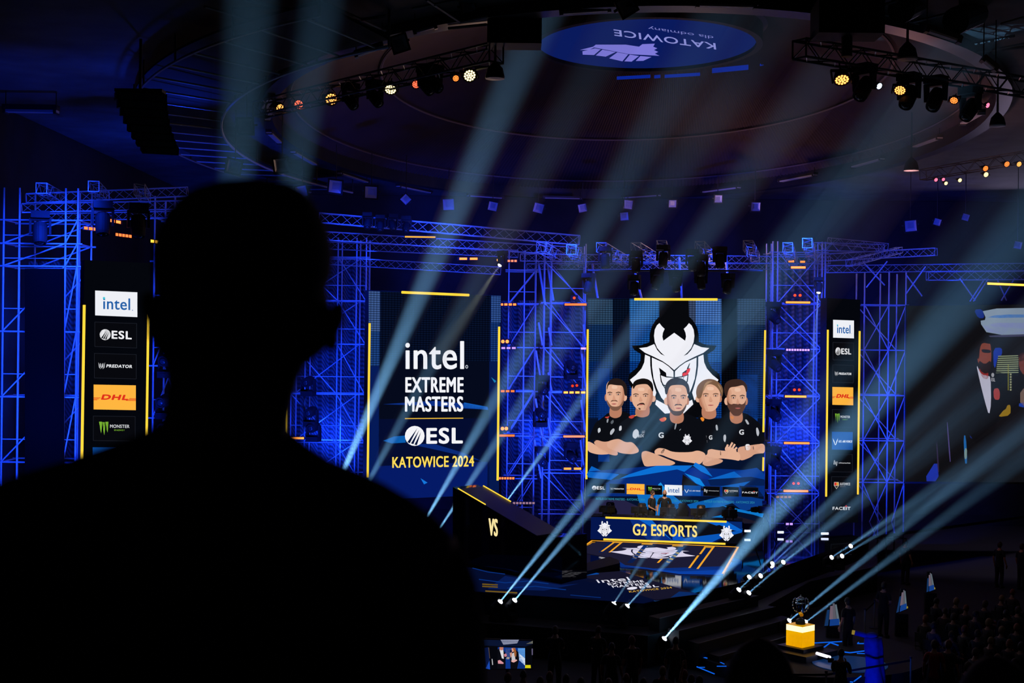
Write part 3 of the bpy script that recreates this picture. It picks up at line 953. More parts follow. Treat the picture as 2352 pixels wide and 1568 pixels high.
# blue shards below the team
A.layer += 8
def zp(pts, c): A.poly([zm(*p) for p in pts], c)
for pts, c in (([(40, 1330), (100, 1230), (250, 1300), (440, 1330), (340, 1400), (60, 1370)], '#0a62c4'), ([(40, 1297), (560, 1330), (900, 1225), (1345, 1220), (1240, 1300), (1150, 1270), (560, 1370), (340, 1400), (40, 1600), (2225, 1600), (2225, 1290)], '#052a78'),
               ([(560, 1330), (900, 1225), (1345, 1222), (1240, 1300), (1150, 1270), (700, 1345), (440, 1385)], '#0b6fd4'), ([(1345, 1225), (1375, 1185), (1490, 1240), (1585, 1360), (1450, 1300)], '#0a73d8'),
               ([(1240, 1310), (1345, 1240), (1540, 1360), (1560, 1400), (1440, 1380)], '#062d8c'), ([(1240, 1315), (1430, 1385), (1510, 1500), (1380, 1440)], '#0c86e4'), ([(1525, 1395), (1850, 1295), (1950, 1370)], '#0c63c4'),
               ([(1850, 1295), (2130, 1250), (2225, 1330), (2225, 1400), (1950, 1370)], '#073c96'), ([(1525, 1395), (2060, 1360), (2225, 1395), (2225, 1470), (1560, 1470)], '#061f52'), ([(1220, 1330), (1370, 1440), (1500, 1530), (1200, 1530)], '#120f12'),
               ([(1680, 1480), (2050, 1415), (1960, 1480), (1840, 1500)], '#0b5cb8')):
    zp(pts, c)
    A.layer += 0.12
A.up()


def y3(x, y): return (1320 + x / 5.113, 1080 + y / 5.113)
def yp(pts, c): A.poly([y3(*p) for p in pts], c)


yp([(130, 330), (560, 340), (740, 420), (860, 560), (100, 560)], '#232142')
yp([(1100, 380), (1500, 430), (2220, 620), (1000, 620)], '#1b1726')
for pts, c in (([(730, 280), (1150, 290), (1290, 400), (1000, 560), (850, 540), (760, 380)], '#0d6cc2'), ([(980, 165), (1010, 140), (1055, 200), (1050, 300), (1000, 300)], '#1a8fe0'), ([(1320, 400), (1700, 310), (1860, 380), (1700, 430), (1360, 450)], '#0c5dae'),
               ([(1700, 310), (2000, 300), (2220, 340), (2220, 420), (1980, 480), (1860, 390)], '#0a3a86'), ([(1700, 400), (2040, 480), (2210, 470), (2225, 560), (2100, 520), (1900, 480)], '#0d78cc'), ([(1560, 560), (1740, 520), (1740, 590), (1560, 600)], '#0d78cc'),
               ([(1930, 180), (2130, 190), (2215, 300), (2000, 310)], '#061c4a')):
    yp(pts, c)
    A.layer += 0.1
A.up()
K3 = 0.0296


def sp(fn, x0, y0, x1, y1, **kw):
    a, b = y3(x0, y0), y3(x1, y1); fn(A, a[0], a[1], b[0], b[1], K3, **kw)


for x0, y0, x1, y1 in ((190, 150, 370, 262), (408, 155, 592, 265), (838, 172, 1028, 282), (1508, 185, 1706, 300), (1735, 190, 1928, 303), (1958, 195, 2158, 310)):
    sp(frame_box, x0, y0, x1, y1)
A.up()
sp(esl, 203, 178, 356, 228); sp(predator, 418, 196, 578, 232); sp(dhl, 610, 155, 820, 277); sp(monster, 862, 194, 1008, 250); sp(intel_box, 1057, 168, 1262, 290)
sp(air_force, 1280, 174, 1482, 292); sp(white_market, 1520, 215, 1694, 262); sp(city, 1752, 222, 1915, 276); sp(faceit, 1968, 240, 2150, 268)
for x0, x1, y in ((250, 822, 318), (862, 1450, 335), (1524, 2112, 350)):
    a, b = y3(x0, y), y3(x1, y + 27)
    A.word('INTEL\u00ae EXTREME MASTERS - KATOWICE 2024', a[0], a[1], b[0], b[1], '#2f93ac', 0.022)
A.build('display', g_screen)
tube_light(g_screen, GP, 1457, 687, 1648, 687.5, 5.5)
tube_light(g_screen, GP, 1350, 756, 1347, 1100, 4.5)
tube_light(g_screen, GP, 1757.5, 758, 1753.5, 992, 4.5)
tube_light(g_screen, GP, 1753.5, 1050, 1752, 1111, 4.5)

# ================================================================ event screen
IP = wall_plane(997, 58, 0.59)
i_screen = thing('led_screen', 'dark blue LED screen lettered intel EXTREME MASTERS and KATOWICE 2024', 'screen', IP.hit(997, 1150))
cabinet(i_screen, IP, [(846, 666), (1151, 678), (1146, 1136), (840, 1150)])
A = Art(IP)
A.poly([(847, 667), (1150, 679), (1145, 1135), (841, 1149)], '#031040')
A.up()
A.poly([(874, 669), (1127, 678), (1124, 830), (872, 826)], 'led#061028')
A.poly([(872, 826), (1124, 830), (1122, 960), (870, 962)], '#050a1c')
A.poly([(870, 962), (1122, 960), (1120, 1060), (869, 1070)], '#040c30')
A.poly([(869, 1070), (1120, 1060), (1119, 1136), (868, 1147)], '#051a66')
A.rect(847, 668, 873, 760, 'led#3a568c', .04); A.rect(847, 760, 872, 840, 'led#1c3f7c', .02); A.rect(845, 840, 871, 1140, '#051a58')
A.rect(1128, 679, 1150, 740, 'led#2c4c8c', .02); A.rect(1127, 740, 1148, 830, 'led#143474'); A.rect(1124, 830, 1146, 1130, '#05184e')
A.up()
A.poly([(880, 928), (1000, 920), (1064, 926), (1120, 934), (1122, 940), (1066, 938), (1000, 932)], '#0c2f86')
A.poly([(1066, 924), (1120, 934), (1121, 941), (1064, 936)], '#1560c0')
A.poly([(880, 1012), (905, 1002), (930, 1000), (932, 1016), (900, 1018)], '#0a5cae')
A.poly([(932, 1018), (1000, 1020), (1060, 1038), (1110, 1060), (1060, 1046), (990, 1030)], '#0a2a78')
A.poly([(966, 1098), (982, 1108), (974, 1112)], '#1677dc'); A.poly([(1128, 866), (1140, 875), (1136, 879)], '#1a80b8')
A.up()
A.word('intel', 931, 783, 1066, 848, '#f4f5fb'); A.ell(1072, 842, 3.2, 4.2, '#c8cdd8', 10); A.up(); A.ell(1072, 842, 1.7, 2.4, '#0a1024', 8); A.layer -= 1
A.word('EXTREME', 931, 866, 1065, 901, '#f4f5fb'); A.word('MASTERS', 930, 910, 1064, 945.5, '#f4f5fb', -.002)
A.line([(930, 961), (1064, 960)], 2.2, '#e8b63a')
esl(A, 930, 978, 1063, 1024, -.01, bg='#061238')
A.word('KATOWICE 2024', 901, 1049, 1089, 1074.5, '#ffdc5a', -.018)
A.build('display', i_screen)
tube_light(i_screen, IP, 923, 671, 1077, 677.5, 6)
tube_light(i_screen, IP, 849, 742, 844.5, 1096, 5)
tube_light(i_screen, IP, 1146.5, 750, 1143, 1103, 5)

# ================================================================ sponsor columns
def sponsor_column(pl, label, base, quad, seq, step0, step, tubes, x_of, w, h, k0, k1):
    t = thing('sponsor_column', label, 'screen', pl.hit(*base))
    cabinet(t, pl, quad, 0.5)
    global A
    A = Art(pl)
    A.poly(quad, '#04060c')
    A.up()
    for i, fn in enumerate(seq):
        y = step0 + i * step; x = x_of(y); k = k0 + (k1 - k0) * i / 8
        full = fn in (dhl, intel_box, air_force)
        if full:
            fn(A, x - w / 2, y - h / 2 - k * w / 2, x + w / 2, y + h / 2 - k * w / 2, k)
        else:
            frame_box(A, x - w / 2, y - h / 2 - k * w / 2, x + w / 2, y + h / 2 - k * w / 2, k); A.up()
            gw, gh = {esl: (.76, .44), predator: (.80, .30), monster: (.72, .54), white_market: (.8, .32), city: (.8, .42), faceit: (.86, .24)}[fn]
            fn(A, x - gw * w / 2, y - gh * h / 2 - k * gw * w / 2, x + gw * w / 2, y + gh * h / 2 - k * gw * w / 2, k); A.layer -= 1
    A.build('display', t)
    for q in tubes:
        tube_light(t, pl, *q)
    return t


LP = wall_plane(265, 43, 0.54)
sponsor_column(LP, 'black sponsor column with yellow tubes beside the shoulder of the dark standing man', (262, 1210), [(194, 597), (345, 604), (337, 1225), (184, 1235)],
               [intel_box, esl, predator, dhl, monster, air_force, white_market, city, faceit], 697.5, 71.6, [(193.5, 700, 187, 1120, 6.5), (341, 706, 335, 1120, 5.5)], lambda y: 267 - (y - 697) * 0.016, 97, 57, 0.042, -0.02)
RP = wall_plane(1937, 60, 0.33)
sponsor_column(RP, 'slim black sponsor column with yellow tubes in front of the crossed steel braces', (1934, 1200), [(1899, 684), (1976, 688), (1971, 1200), (1895, 1200)],
               [intel_box, esl, predator, dhl, monster, air_force, white_market, city, faceit], 755.5, 51.3, [(1901.5, 757, 1897.5, 1140, 4.5), (1974.5, 760, 1970.5, 1135, 4.5)], lambda y: 1937.5 - (y - 755) * 0.011, 48, 41, 0.036, 0.006)

# ================================================================ big side screen with the interview
SP = wall_plane(2215, 61, -0.25)
s_screen = thing('projection_screen', 'large dim screen showing a bearded man in glasses at an interview', 'screen', SP.hit(2300, 1110))
cabinet(s_screen, SP, [(2080, 700), (2560, 694), (2560, 1112), (2076, 1110)], 0.2)
A = Art(SP)
A.poly([(2083, 702), (2556, 697), (2556, 1108), (2079, 1106)], '#0e0e12')
A.up()
def iq(x, y): return (2060 + x / 3.565, 680 + y / 3.565)
def ip(pts, c): A.poly([iq(*p) for p in soft(list(pts), 1)], c)
for pts, c in (([(630, 110), (700, 105), (720, 180), (665, 180)], '#14287c'), ([(695, 103), (1250, 92), (1250, 305), (750, 320), (672, 203), (735, 192)], '#7f90a4'), ([(720, 180), (1250, 170), (1250, 150), (820, 150)], '#3f6fb0'), ([(750, 320), (1250, 305), (1250, 322), (765, 338)], '#3c3b58'),
               ([(690, 220), (1250, 215), (1250, 300), (760, 312)], '#7a83b4'),
               ([(790, 425), (860, 420), (862, 480), (825, 500), (805, 595), (790, 560)], '#16349c'), ([(828, 490), (1000, 480), (990, 600), (840, 640), (810, 590)], '#2b2e26'),
               ([(215, 1515), (330, 1330), (345, 1515)], '#1c2f9c'), ([(408, 1030), (416, 1030), (442, 1355), (432, 1355)], '#4a3f78'), ([(322, 1190), (330, 1190), (348, 1440), (334, 1440)], '#2c2240'), ([(545, 1140), (565, 1140), (578, 1370), (555, 1370)], '#1c5c9c'), ([(553, 1245), (575, 1245), (572, 1335), (552, 1330)], '#7c9488'),
               ([(830, 945), (890, 930), (905, 890), (932, 890), (930, 975), (830, 990)], '#8a6c1c'), ([(610, 1070), (720, 1110), (735, 1140), (640, 1150)], '#6a1c22'), ([(598, 1130), (650, 1140), (640, 1170), (600, 1160)], '#14246c')):
    ip(pts, c)
A.up()
for i in range(9):
    a, b = iq(828 - i * 2, 492 + i * 17), iq(996, 487 + i * 17); A.line([a, b], 2.0, '#8c9878')
for i in range(7):
    c = iq(932, 640 + i * 21); A.rect(c[0] - 2, c[1] - 2, c[0] + 2, c[1] + 2, '#8c9070')
A.line([iq(912, 560), iq(912, 770)], 1.6, '#8c8a30')
ip([(600, 700), (650, 560), (760, 600), (900, 640), (900, 900), (820, 1000), (800, 1200), (600, 1200), (580, 900)], '#0b0b0f')
A.up()
ip([(648, 550), (690, 640), (740, 650), (768, 660), (772, 880), (755, 980), (720, 860), (680, 700)], '#b9b8cc')
ip([(665, 575), (750, 620), (748, 680), (700, 672)], '#8a1c16')
ip([(680, 370), (720, 355), (765, 380), (775, 470), (770, 560), (720, 600), (668, 560), (650, 460)], '#7c3a28'); A.up()
ip([(640, 420), (660, 370), (720, 350), (770, 372), (768, 392), (700, 380), (680, 420), (672, 520), (650, 500)], '#120c0c'); ip([(668, 520), (720, 560), (770, 520), (768, 600), (730, 640), (680, 610)], '#1e0e0c')
ip([(690, 432), (770, 440), (768, 466), (700, 462)], '#150c0e'); ip([(790, 760), (830, 750), (845, 790), (840, 850), (795, 845)], '#9a3c3c')
a = iq(772, 696); A.text('ESL', a, (9.5, 1), (0, -8), '#9a9aa2'); c = iq(785, 645); A.ell(c[0], c[1], 3.4, 5, '#9a9aa2', 12)
ip([(1000, 480), (1060, 470), (1110, 520), (1110, 640), (1040, 650), (1000, 590)], '#6a3228'); ip([(990, 470), (1120, 440), (1140, 700), (1110, 900), (1100, 560), (1040, 520), (1000, 540)], '#2c1410')
ip([(1010, 760), (1130, 740), (1150, 900), (1010, 900)], '#6c5850'); ip([(1000, 870), (1150, 870), (1150, 910), (1000, 910)], '#1c3c9c')
A.build('display', s_screen)

# ================================================================ round screen under the middle of the dome
DZ = CAM.z + 11.0
DP = Plane((0, 0, DZ), (0, 0, -1))
dc = on_z(1487, 95, DZ)
disc = thing('round_screen', 'round blue LED screen under the dome lettered KATOWICE dla odmiany', 'screen', dc)
ra, rb = 3.95, 0.5 * (on_z(1485, 157, DZ).y - on_z(1485, 36, DZ).y)
oc = V((dc.x, 0.5 * (on_z(1485, 157, DZ).y + on_z(1485, 36, DZ).y), DZ))
ring = lambda f, z: [V((oc.x + ra * f * math.cos(2 * PI * i / 64), oc.y + rb * f * math.sin(2 * PI * i / 64), z)) for i in range(64)]
mb = MB(); mb.rings([ring(1.07, DZ + .5), ring(1.07, DZ - .12), ring(1.01, DZ - .12), ring(1.01, DZ + .02)], cap=False); mb.build('rim', BLACK, disc)
mb = MB(); mb.poly(ring(1.01, DZ + .01)); mb.build('display', glow('#0a1a5c'), disc)
A = Art(DP); A.layer = 1
A.text('KATOWICE', (1643, 99), (-234, -32), (2, 15), '#8c90d8'); A.text('dla odmiany', (1638, 81), (-150, -22), (1, 9), '#7478c0')
def kq(x, y): return (1200 + x / 2.614, y / 2.614)
for pts in ([(345, 300), (425, 280), (440, 268), (620, 268), (700, 280), (720, 265), (795, 262), (785, 280), (810, 290), (790, 300), (815, 312), (795, 322), (823, 335), (640, 325), (430, 285), (400, 300)],
            [(360, 308), (395, 300), (435, 290), (470, 296), (430, 330), (362, 328)], [(480, 298), (560, 312), (500, 340), (440, 333)], [(570, 314), (635, 326), (600, 368), (520, 350)], [(645, 328), (700, 336), (655, 370), (612, 368)], [(708, 336), (775, 342), (725, 365), (680, 366)]):
    A.poly([kq(*p) for p in pts], '#7c78d8')
A.build('lettering', disc)

# ================================================================ screen almost hidden behind the dark man
HP = wall_plane(540, 53, 0.30)
h_screen = thing('led_screen', 'LED screen hidden behind the dark man but for one yellow tube by his neck', 'screen', HP.hit(540, 1180))
cabinet(h_screen, HP, [(423, 664), (662, 672), (656, 1190), (417, 1196)])
A = Art(HP)
A.poly([(424, 665), (661, 673), (655, 1188), (418, 1194)], '#05112c')
A.up(); A.rect(480, 668, 600, 900, 'led#15509c'); A.rect(424, 980, 655, 1180, '#052a78')
A.build('display', h_screen)
tube_light(h_screen, HP, 660, 730, 656.5, 1100, 4.5)
# ================================================================ the hall itself
FLOORM = mat('dark_carpet', '#1d1a22', 0.9, noise=(6, 0.35))
DRAPE = mat('black_drape', (0.018, 0.018, 0.02), 0.95, noise=(1.5, 0.5))
ROOFM = mat('roof_panel', (0.10, 0.10, 0.11), 0.9, noise=(0.9, 0.7))
struct('floor', MB().box((6, 40, -0.1), (56, 80, 0.2)), FLOORM)


def drape_wall(name, a, b, z1, m, fold=0.12, pitch=0.9):
    a, b = V(a), V(b); n = int((b - a).length / pitch * 4)
    dr = (b - a).normalized(); nm = V((-dr.y, dr.x, 0))
    ft = []; bk = []
    for i in range(n + 1):
        p = a.lerp(b, i / n)
        ft.append(p + nm * fold * math.sin(i * PI / 2))
        bk.append(p - nm * 0.4)
    mb = MB(); lo = ft + bk[::-1]
    mb.prism([V((p.x, p.y, 0)) for p in lo], (0, 0, z1))
    struct(name, mb, m)


drape_wall('wall_left', (-17.4, 12, 0), (-17.4, 76, 0), 16.98, DRAPE)
drape_wall('wall_back', (-17.4, 75, 0), (33.5, 75, 0), 16.98, mat('back_drape', (0.026, 0.026, 0.03), 0.95, noise=(0.8, 0.6)))
drape_wall('wall_right', (33.6, 12, 0), (33.6, 76, 0), 16.98, DRAPE)

EC = V((3.7, 52.2, 0)); EA, EB = 12.3, 20.8; RZ = 16.9


def ell(fa, fb, z, n=128, a0=0.0, a1=2 * PI, closed=True):
    k = n if closed else n + 1
    return [V((EC.x + EA * fa * math.cos(a0 + (a1 - a0) * i / n), EC.y + EB * fb * math.sin(a0 + (a1 - a0) * i / n), z)) for i in range(k)]


# flat outer roof around the dome opening
n = 128
inn = ell(1.02, 1.02, 17.0, n)
out = []
for p in inn:
    d = (p - V((EC.x, EC.y, 17.0)))
    ts = [((33.8 if d.x > 0 else -17.6) - EC.x) / d.x if abs(d.x) > 1e-6 else 1e9, ((75.3 if d.y > 0 else 8.0) - EC.y) / d.y if abs(d.y) > 1e-6 else 1e9]
    out.append(V((EC.x, EC.y, 17.0)) + d * min(ts))
mb = MB(); upz = V((0, 0, 0.3))
mb.rings([[p + upz for p in inn], inn, out, [p + upz for p in out]], cap=False)
struct('ceiling_outer', mb, ROOFM)

# shallow ribbed dome from the rim up to the round screen
n = 900
rows = []
for k in range(13):
    t = k / 12
    z = RZ + 0.25 + (DZ + 0.55 - RZ - 0.25) * (t ** 0.85)
    a = EA * (1 - t) + 4.4 * t; b = EB * (1 - t) + 5.0 * t
    cyy = EC.y * (1 - t) + oc.y * t; cxx = EC.x * (1 - t) + oc.x * t
    rows.append([V((cxx + a * math.cos(2 * PI * i / n), cyy + b * math.sin(2 * PI * i / n), z + (0.05 if i % 2 else 0))) for i in range(n)])
mb = MB(); mb.rings(rows, cap=False); mb.poly(rows[-1])
struct('ceiling', mb, mat('ribbed_dome', '#4a3a3c', 0.8, noise=(0.6, 0.3)))
trimm = mat('dome_seam', '#6a5c60', 0.7)
for i, (row, off) in enumerate(((1, .04), (5, .05))):
    struct('trim_%d' % (i + 1), MB().path([p - V((0, 0, 0.08)) for p in rows[row][::6]], off, 5, closed=True), trimm)
# dark upstand of the rim
mb = MB(); mb.rings([ell(1.02, 1.02, 17.3), ell(1.02, 1.02, 16.75), ell(0.985, 0.99, 16.75), ell(0.985, 0.99, 17.3)], cap=False)
struct('trim_3', mb, DARKSTEEL)
# stand the spectators are on (below the picture)
STAND = mat('stand_concrete', '#2a2a2c', 0.9, noise=(3, 0.3))
struct('floor_stand', MB().box((0, 0.4, 7.80 - 0.2), (14, 3.2, 0.4)).box((0, 3.0, 7.42 - 0.2), (14, 2.2, 0.4)).box((0, 0.6, 3.6), (14, 2.6, 7.2)), STAND)
# ================================================================ stage
SZ = 1.6
GLOSS = mat('glossy_black_deck', (0.004, 0.005, 0.009), 0.045, spec=0.6)
GLOSS2 = mat('glossy_blue_deck', (0.004, 0.008, 0.03), 0.09, spec=0.6)


def zs(px, py, z=SZ): return on_z(px, py, z)


front = [(250, 1330), (700, 1345), (1101, 1359), (1340, 1376), (1478, 1386), (1560, 1369), (1700, 1338), (1800, 1300), (1995, 1232)]
edge = [zs(*p) for p in front]
back = [V((24, 66, SZ)), V((-14, 66, SZ))]
stage = thing('stage', 'wide glossy black stage mirroring the LED screens', 'stage', V((edge[3].x, edge[3].y, 0)))
MB().prism([p for p in edge + back], (0, 0, -0.12)).build('deck', GLOSS, stage)
mb = MB()
for a, b in zip(edge, edge[1:]):
    a2, b2 = a + V((0.02, .05, -.12)), b + V((.02, .05, -.12))
    mb.add([a2, b2, V((b2.x, b2.y, 0)), V((a2.x, a2.y, 0)), a2 + V((0, .3, 0)), b2 + V((0, .3, 0)), V((b2.x, b2.y + .3, 0)), V((a2.x, a2.y + .3, 0))], [(0, 1, 2, 3), (5, 4, 7, 6), (0, 4, 5, 1), (3, 2, 6, 7), (0, 3, 7, 4), (1, 5, 6, 2)])
mb.build('fascia', BLACK, stage)
# yellow reflections on the deck near the angled wall, put in as dim glowing tubes
mb = MB()
for a, b in (((1108, 1341), (1143, 1343)), ((1108, 1346), (1143, 1348)), ((1115, 1357), (1188, 1361))):
    MB().tube(zs(*a, SZ + .035), zs(*b, SZ + .035), 0.022, n=6).build('glow_line', glow('#8a6a20', .6), stage)

# ledge in front of the stage, for the moving lights
led = [zs(p[0], p[1], ) + V((0, -.1, 0)) for p in front[1:6]]
shelf = thing('lamp_ledge', 'low black ledge along the stage front carrying moving lights', 'ledge', V((led[2].x, led[2].y, 0)))
MB().prism([V((p.x, p.y - 1.3, 0.93)) for p in led] + [V((p.x, p.y - .05, 0.93)) for p in led][::-1], (0, 0, -0.93)).build('platform', BLACK, shelf)
WZ = 0.97
wing = [zs(1650, 1392, WZ), zs(1745, 1400, WZ), zs(1860, 1335, WZ), zs(2015, 1300, WZ)] + [V((p.x + .3, p.y - .3, WZ)) for p in edge[8:4:-1]]
ws = thing('lamp_platform', 'black side platform with three rows of moving lights beside the stage', 'platform', V((wing[3].x, wing[3].y, 0)))
MB().prism(wing, (0, 0, -WZ)).build('platform', BLACK, ws)

# steps down from the stage
st = thing('stage_steps', 'wide black steps with pale nosings descending from the stage front', 'steps', zs(1600, 1470, 0))
A0, B0 = zs(1478, 1390), zs(1705, 1341)
outv = V((0.55, -0.84, 0))
for i in range(5):
    z = SZ - 0.27 * (i + 1)
    a, b = A0 + outv * (0.25 + 0.5 * i) + V((.25 * i, 0, 0)), B0 + outv * (0.25 + 0.5 * i) + V((.2 * i, 0, 0))
    a.z = b.z = z
    MB().prism([a, b, b + outv * .5, a + outv * .5], (0, 0, -z + 0.004)).build('step', BLACK, st)
    MB().tube(a + outv * .5 + V((0, 0, .012)), b + outv * .5 + V((0, 0, .012)), 0.012, n=5).build('nosing', mat('pale_nosing', '#5a5a64', 0.5), st)

# ---------------------------------------------------------------- LED floor before the team desk
FP = Plane((0, 0, SZ + 0.012), (0, 0, 1))
lf = thing('led_floor', 'LED floor with a white horned mask and yellow bars in front of the team desk', 'floor screen', zs(1520, 1285, SZ + .012))
A = Art(FP)
OUTL = [(1374, 1242), (1698, 1256), (1660, 1320), (1560, 1318), (1424, 1300), (1405, 1281), (1335, 1268), (1336, 1258)]
A.poly(OUTL, '#1c1b33')
A.up()
A.poly([(1420, 1296), (1500, 1305), (1662, 1306), (1660, 1320), (1560, 1318)], '#0b3fa4')
A.poly([(1405, 1281), (1424, 1290), (1440, 1300), (1500, 1305), (1660, 1300), (1664, 1308), (1560, 1312), (1426, 1302)], '#0a2c78')
for a, b in (((1395, 1245), (1374, 1268)), ((1478, 1252), (1440, 1292)), ((1560, 1256), (1520, 1300)), ((1622, 1258), (1588, 1306))):
    A.poly([a, (a[0] + 13, a[1] + .5), (b[0] + 13, b[1] + .5), b], '#0a1c4c')
A.up()
Y = '#f2a62c'


def ybar(x0, y0, x1, y1, w=5.0, c=Y):
    A.poly([(x0 - w / 2, y0), (x0 + w / 2, y0), (x1 + w / 2, y1), (x1 - w / 2, y1)], c)


ybar(1360, 1241, 1336, 1258); ybar(1412, 1244, 1382, 1266); ybar(1428, 1245, 1400, 1268); ybar(1622, 1253, 1608, 1272); ybar(1604, 1275, 1583, 1304); ybar(1640, 1254, 1602, 1306); ybar(1695, 1256, 1660, 1317)
ybar(1520, 1283, 1511, 1292); ybar(1540, 1285, 1531, 1294)
A.line([(1358, 1241), (1697, 1256)], 1.6, Y)
for x0, x1, y in ((1408, 1430, 1244), (1475, 1500, 1248), (1545, 1570, 1252), (1618, 1642, 1255)):
    A.poly([(x0, y - 1.5), (x1, y - .5), (x1 - 2, y + 3), (x0 - 2, y + 2)], '#c8902c')
# the mask seen flat on the floor
A.up()
wf = lambda x, y: (1502 + (x - 720) * 0.172 - (y - 900) * 0.016, 1267 + (y - 900) * 0.024 + (x - 720) * 0.0085)
emblem(A, wf, white='#d9d3ea', black='#2a2840', outline=False, red='#b06070')
A.layer += 3
for a, b in (((1478, 1252), (1450, 1284)), ((1562, 1258), (1526, 1294))):
    A.poly([a, (a[0] + 10, a[1]), (b[0] + 11, b[1]), b], '#10306c')
    for i in range(4):
        t0, t1 = .25 + i * .19, .33 + i * .19
        f = lambda t, o: (a[0] + (b[0] - a[0]) * t + o, a[1] + (b[1] - a[1]) * t)
        A.poly([f(t0, 0), f(t0 + .06, 10), f(t1 + .06, 10.5), f(t1, 0)], '#b8992c')
A.build('display', lf)

# ---------------------------------------------------------------- lettered floor panel further forward
fl = thing('floor_panel', 'dark floor panel lettered intel EXTREME MASTERS lying on the glossy stage', 'floor screen', zs(1450, 1345, SZ + .012))
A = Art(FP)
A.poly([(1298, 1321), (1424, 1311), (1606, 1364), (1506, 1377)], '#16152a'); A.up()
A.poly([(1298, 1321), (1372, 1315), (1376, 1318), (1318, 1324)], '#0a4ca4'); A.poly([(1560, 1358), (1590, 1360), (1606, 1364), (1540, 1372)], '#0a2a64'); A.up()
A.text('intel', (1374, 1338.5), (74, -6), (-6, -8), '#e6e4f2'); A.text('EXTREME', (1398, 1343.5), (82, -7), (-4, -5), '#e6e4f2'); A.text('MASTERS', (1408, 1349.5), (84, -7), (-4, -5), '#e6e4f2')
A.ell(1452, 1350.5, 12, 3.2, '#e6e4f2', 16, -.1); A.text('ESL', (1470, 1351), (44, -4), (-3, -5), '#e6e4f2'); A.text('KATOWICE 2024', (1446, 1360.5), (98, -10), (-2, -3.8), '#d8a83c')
A.build('display', fl)

# blue light lines set in the deck near the angled wall
bl = thing('deck_light', 'blue LED strips crossing the glossy deck below the angled wall', 'light', zs(1150, 1340, SZ + .01))
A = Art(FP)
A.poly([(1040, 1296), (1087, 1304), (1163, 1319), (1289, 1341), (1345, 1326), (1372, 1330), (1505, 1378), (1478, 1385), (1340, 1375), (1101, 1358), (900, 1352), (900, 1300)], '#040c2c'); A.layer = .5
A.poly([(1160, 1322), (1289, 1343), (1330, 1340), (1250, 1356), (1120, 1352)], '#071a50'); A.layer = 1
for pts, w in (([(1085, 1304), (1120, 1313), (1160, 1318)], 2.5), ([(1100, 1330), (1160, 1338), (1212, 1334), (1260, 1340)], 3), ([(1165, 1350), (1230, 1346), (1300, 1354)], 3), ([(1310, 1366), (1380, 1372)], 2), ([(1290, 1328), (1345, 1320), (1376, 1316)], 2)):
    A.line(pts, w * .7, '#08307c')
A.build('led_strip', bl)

# ---------------------------------------------------------------- angled wall with VS
w0, w1 = zs(1060, 1296), zs(1291, 1339)
wn = (w1 - w0).cross(V((0, 0, 1)))
WP = Plane(w0, wn)
vs_ = thing('angled_stage_wall', 'black angled wall with a sloping top lettered VS', 'stage wall', (w0 + w1) / 2)
fr = [WP.hit(*p) for p in ((1040, 1118), (1052, 1125), (1234, 1232), (1291, 1233), (1291, 1339), (1087, 1303), (1040, 1292))]
bkv = V((0.85, 0.9, 0))
MB().prism(fr, bkv).build('wall', GLOSS, vs_)
t0, t1 = WP.hit(1052, 1124.5, .01), WP.hit(1234, 1231.5, .01)
tp = [t0, t1, t1 + bkv * 1.02 + V((0, 0, .01)), t0 + bkv * 1.02 + V((0, 0, .01))]
MB().prism(tp, V((-.01, -.01, 0.03))).build('sloping_top', mat('slope_panel', '#3b3a48', 0.4, noise=(2, .2)), vs_)
up = V((0, 0, .05))
mb = MB(); mb.tube(tp[0] + up, tp[0].lerp(tp[1], .36) + up, .02, n=6); mb.build('glow_line', TUBE, vs_)
mb = MB(); mb.tube(tp[3] + up, tp[3].lerp(tp[2], .36) + up, .02, n=6); mb.build('glow_line', TUBE, vs_)
A = Art(WP); A.word('VS', 1122, 1189, 1143.5, 1229.5, '#f7e3a0', .12); A.build('lettering', vs_)
# low black ramp lip between the angled wall and the LED floor
lp_ = thing('stage_lip', 'low black lip curving between the angled wall and the LED floor', 'ramp', zs(1350, 1315))
a = [zs(1293, 1336), zs(1424, 1303), zs(1420, 1296), zs(1400, 1288), zs(1293, 1318)]
MB().prism(a, (0, 0, .16)).build('lip', BLACK, lp_)

# ---------------------------------------------------------------- team desk, monitors, chairs, players
dd = on_z(1530, 1248, SZ).y
TP = wall_plane(1530, dd, -0.186)
desk = thing('team_desk', 'long blue LED fronted desk lettered G2 ESPORTS between two white masks', 'desk', TP.hit(1530, 1248))
dq = [y3(192, 545), y3(1968, 602), y3(1972, 858), y3(185, 806)]
fp = [TP.hit(*p, -0.005) for p in dq]
z1 = (fp[0].z + fp[1].z) / 2
for p in fp[:2]: p.z = z1
for p in fp[2:]: p.z = SZ + .03
MB().prism(fp, -TP.n * 0.12).build('front_panel', BLACK, desk)
tb = [fp[0], fp[1], fp[1] - TP.n * .95, fp[0] - TP.n * .95]
MB().prism([p + V((0, 0, .02)) for p in tb], (0, 0, -.05)).build('desk_top', BLACK, desk)
for p in (fp[0], fp[1]):
    q = p - TP.n * .55
    MB().box((q.x + (.06 if p is fp[0] else -.06), q.y, (SZ + z1) / 2 - .02), (.08, .7, z1 - SZ - .08)).build('desk_leg', BLACK, desk)
A = Art(TP)
yp2 = lambda pts, c: A.poly([y3(*p) for p in pts], c)
yp2([(192, 545), (1968, 602), (1972, 858), (185, 806)], '#04154e'); A.up()
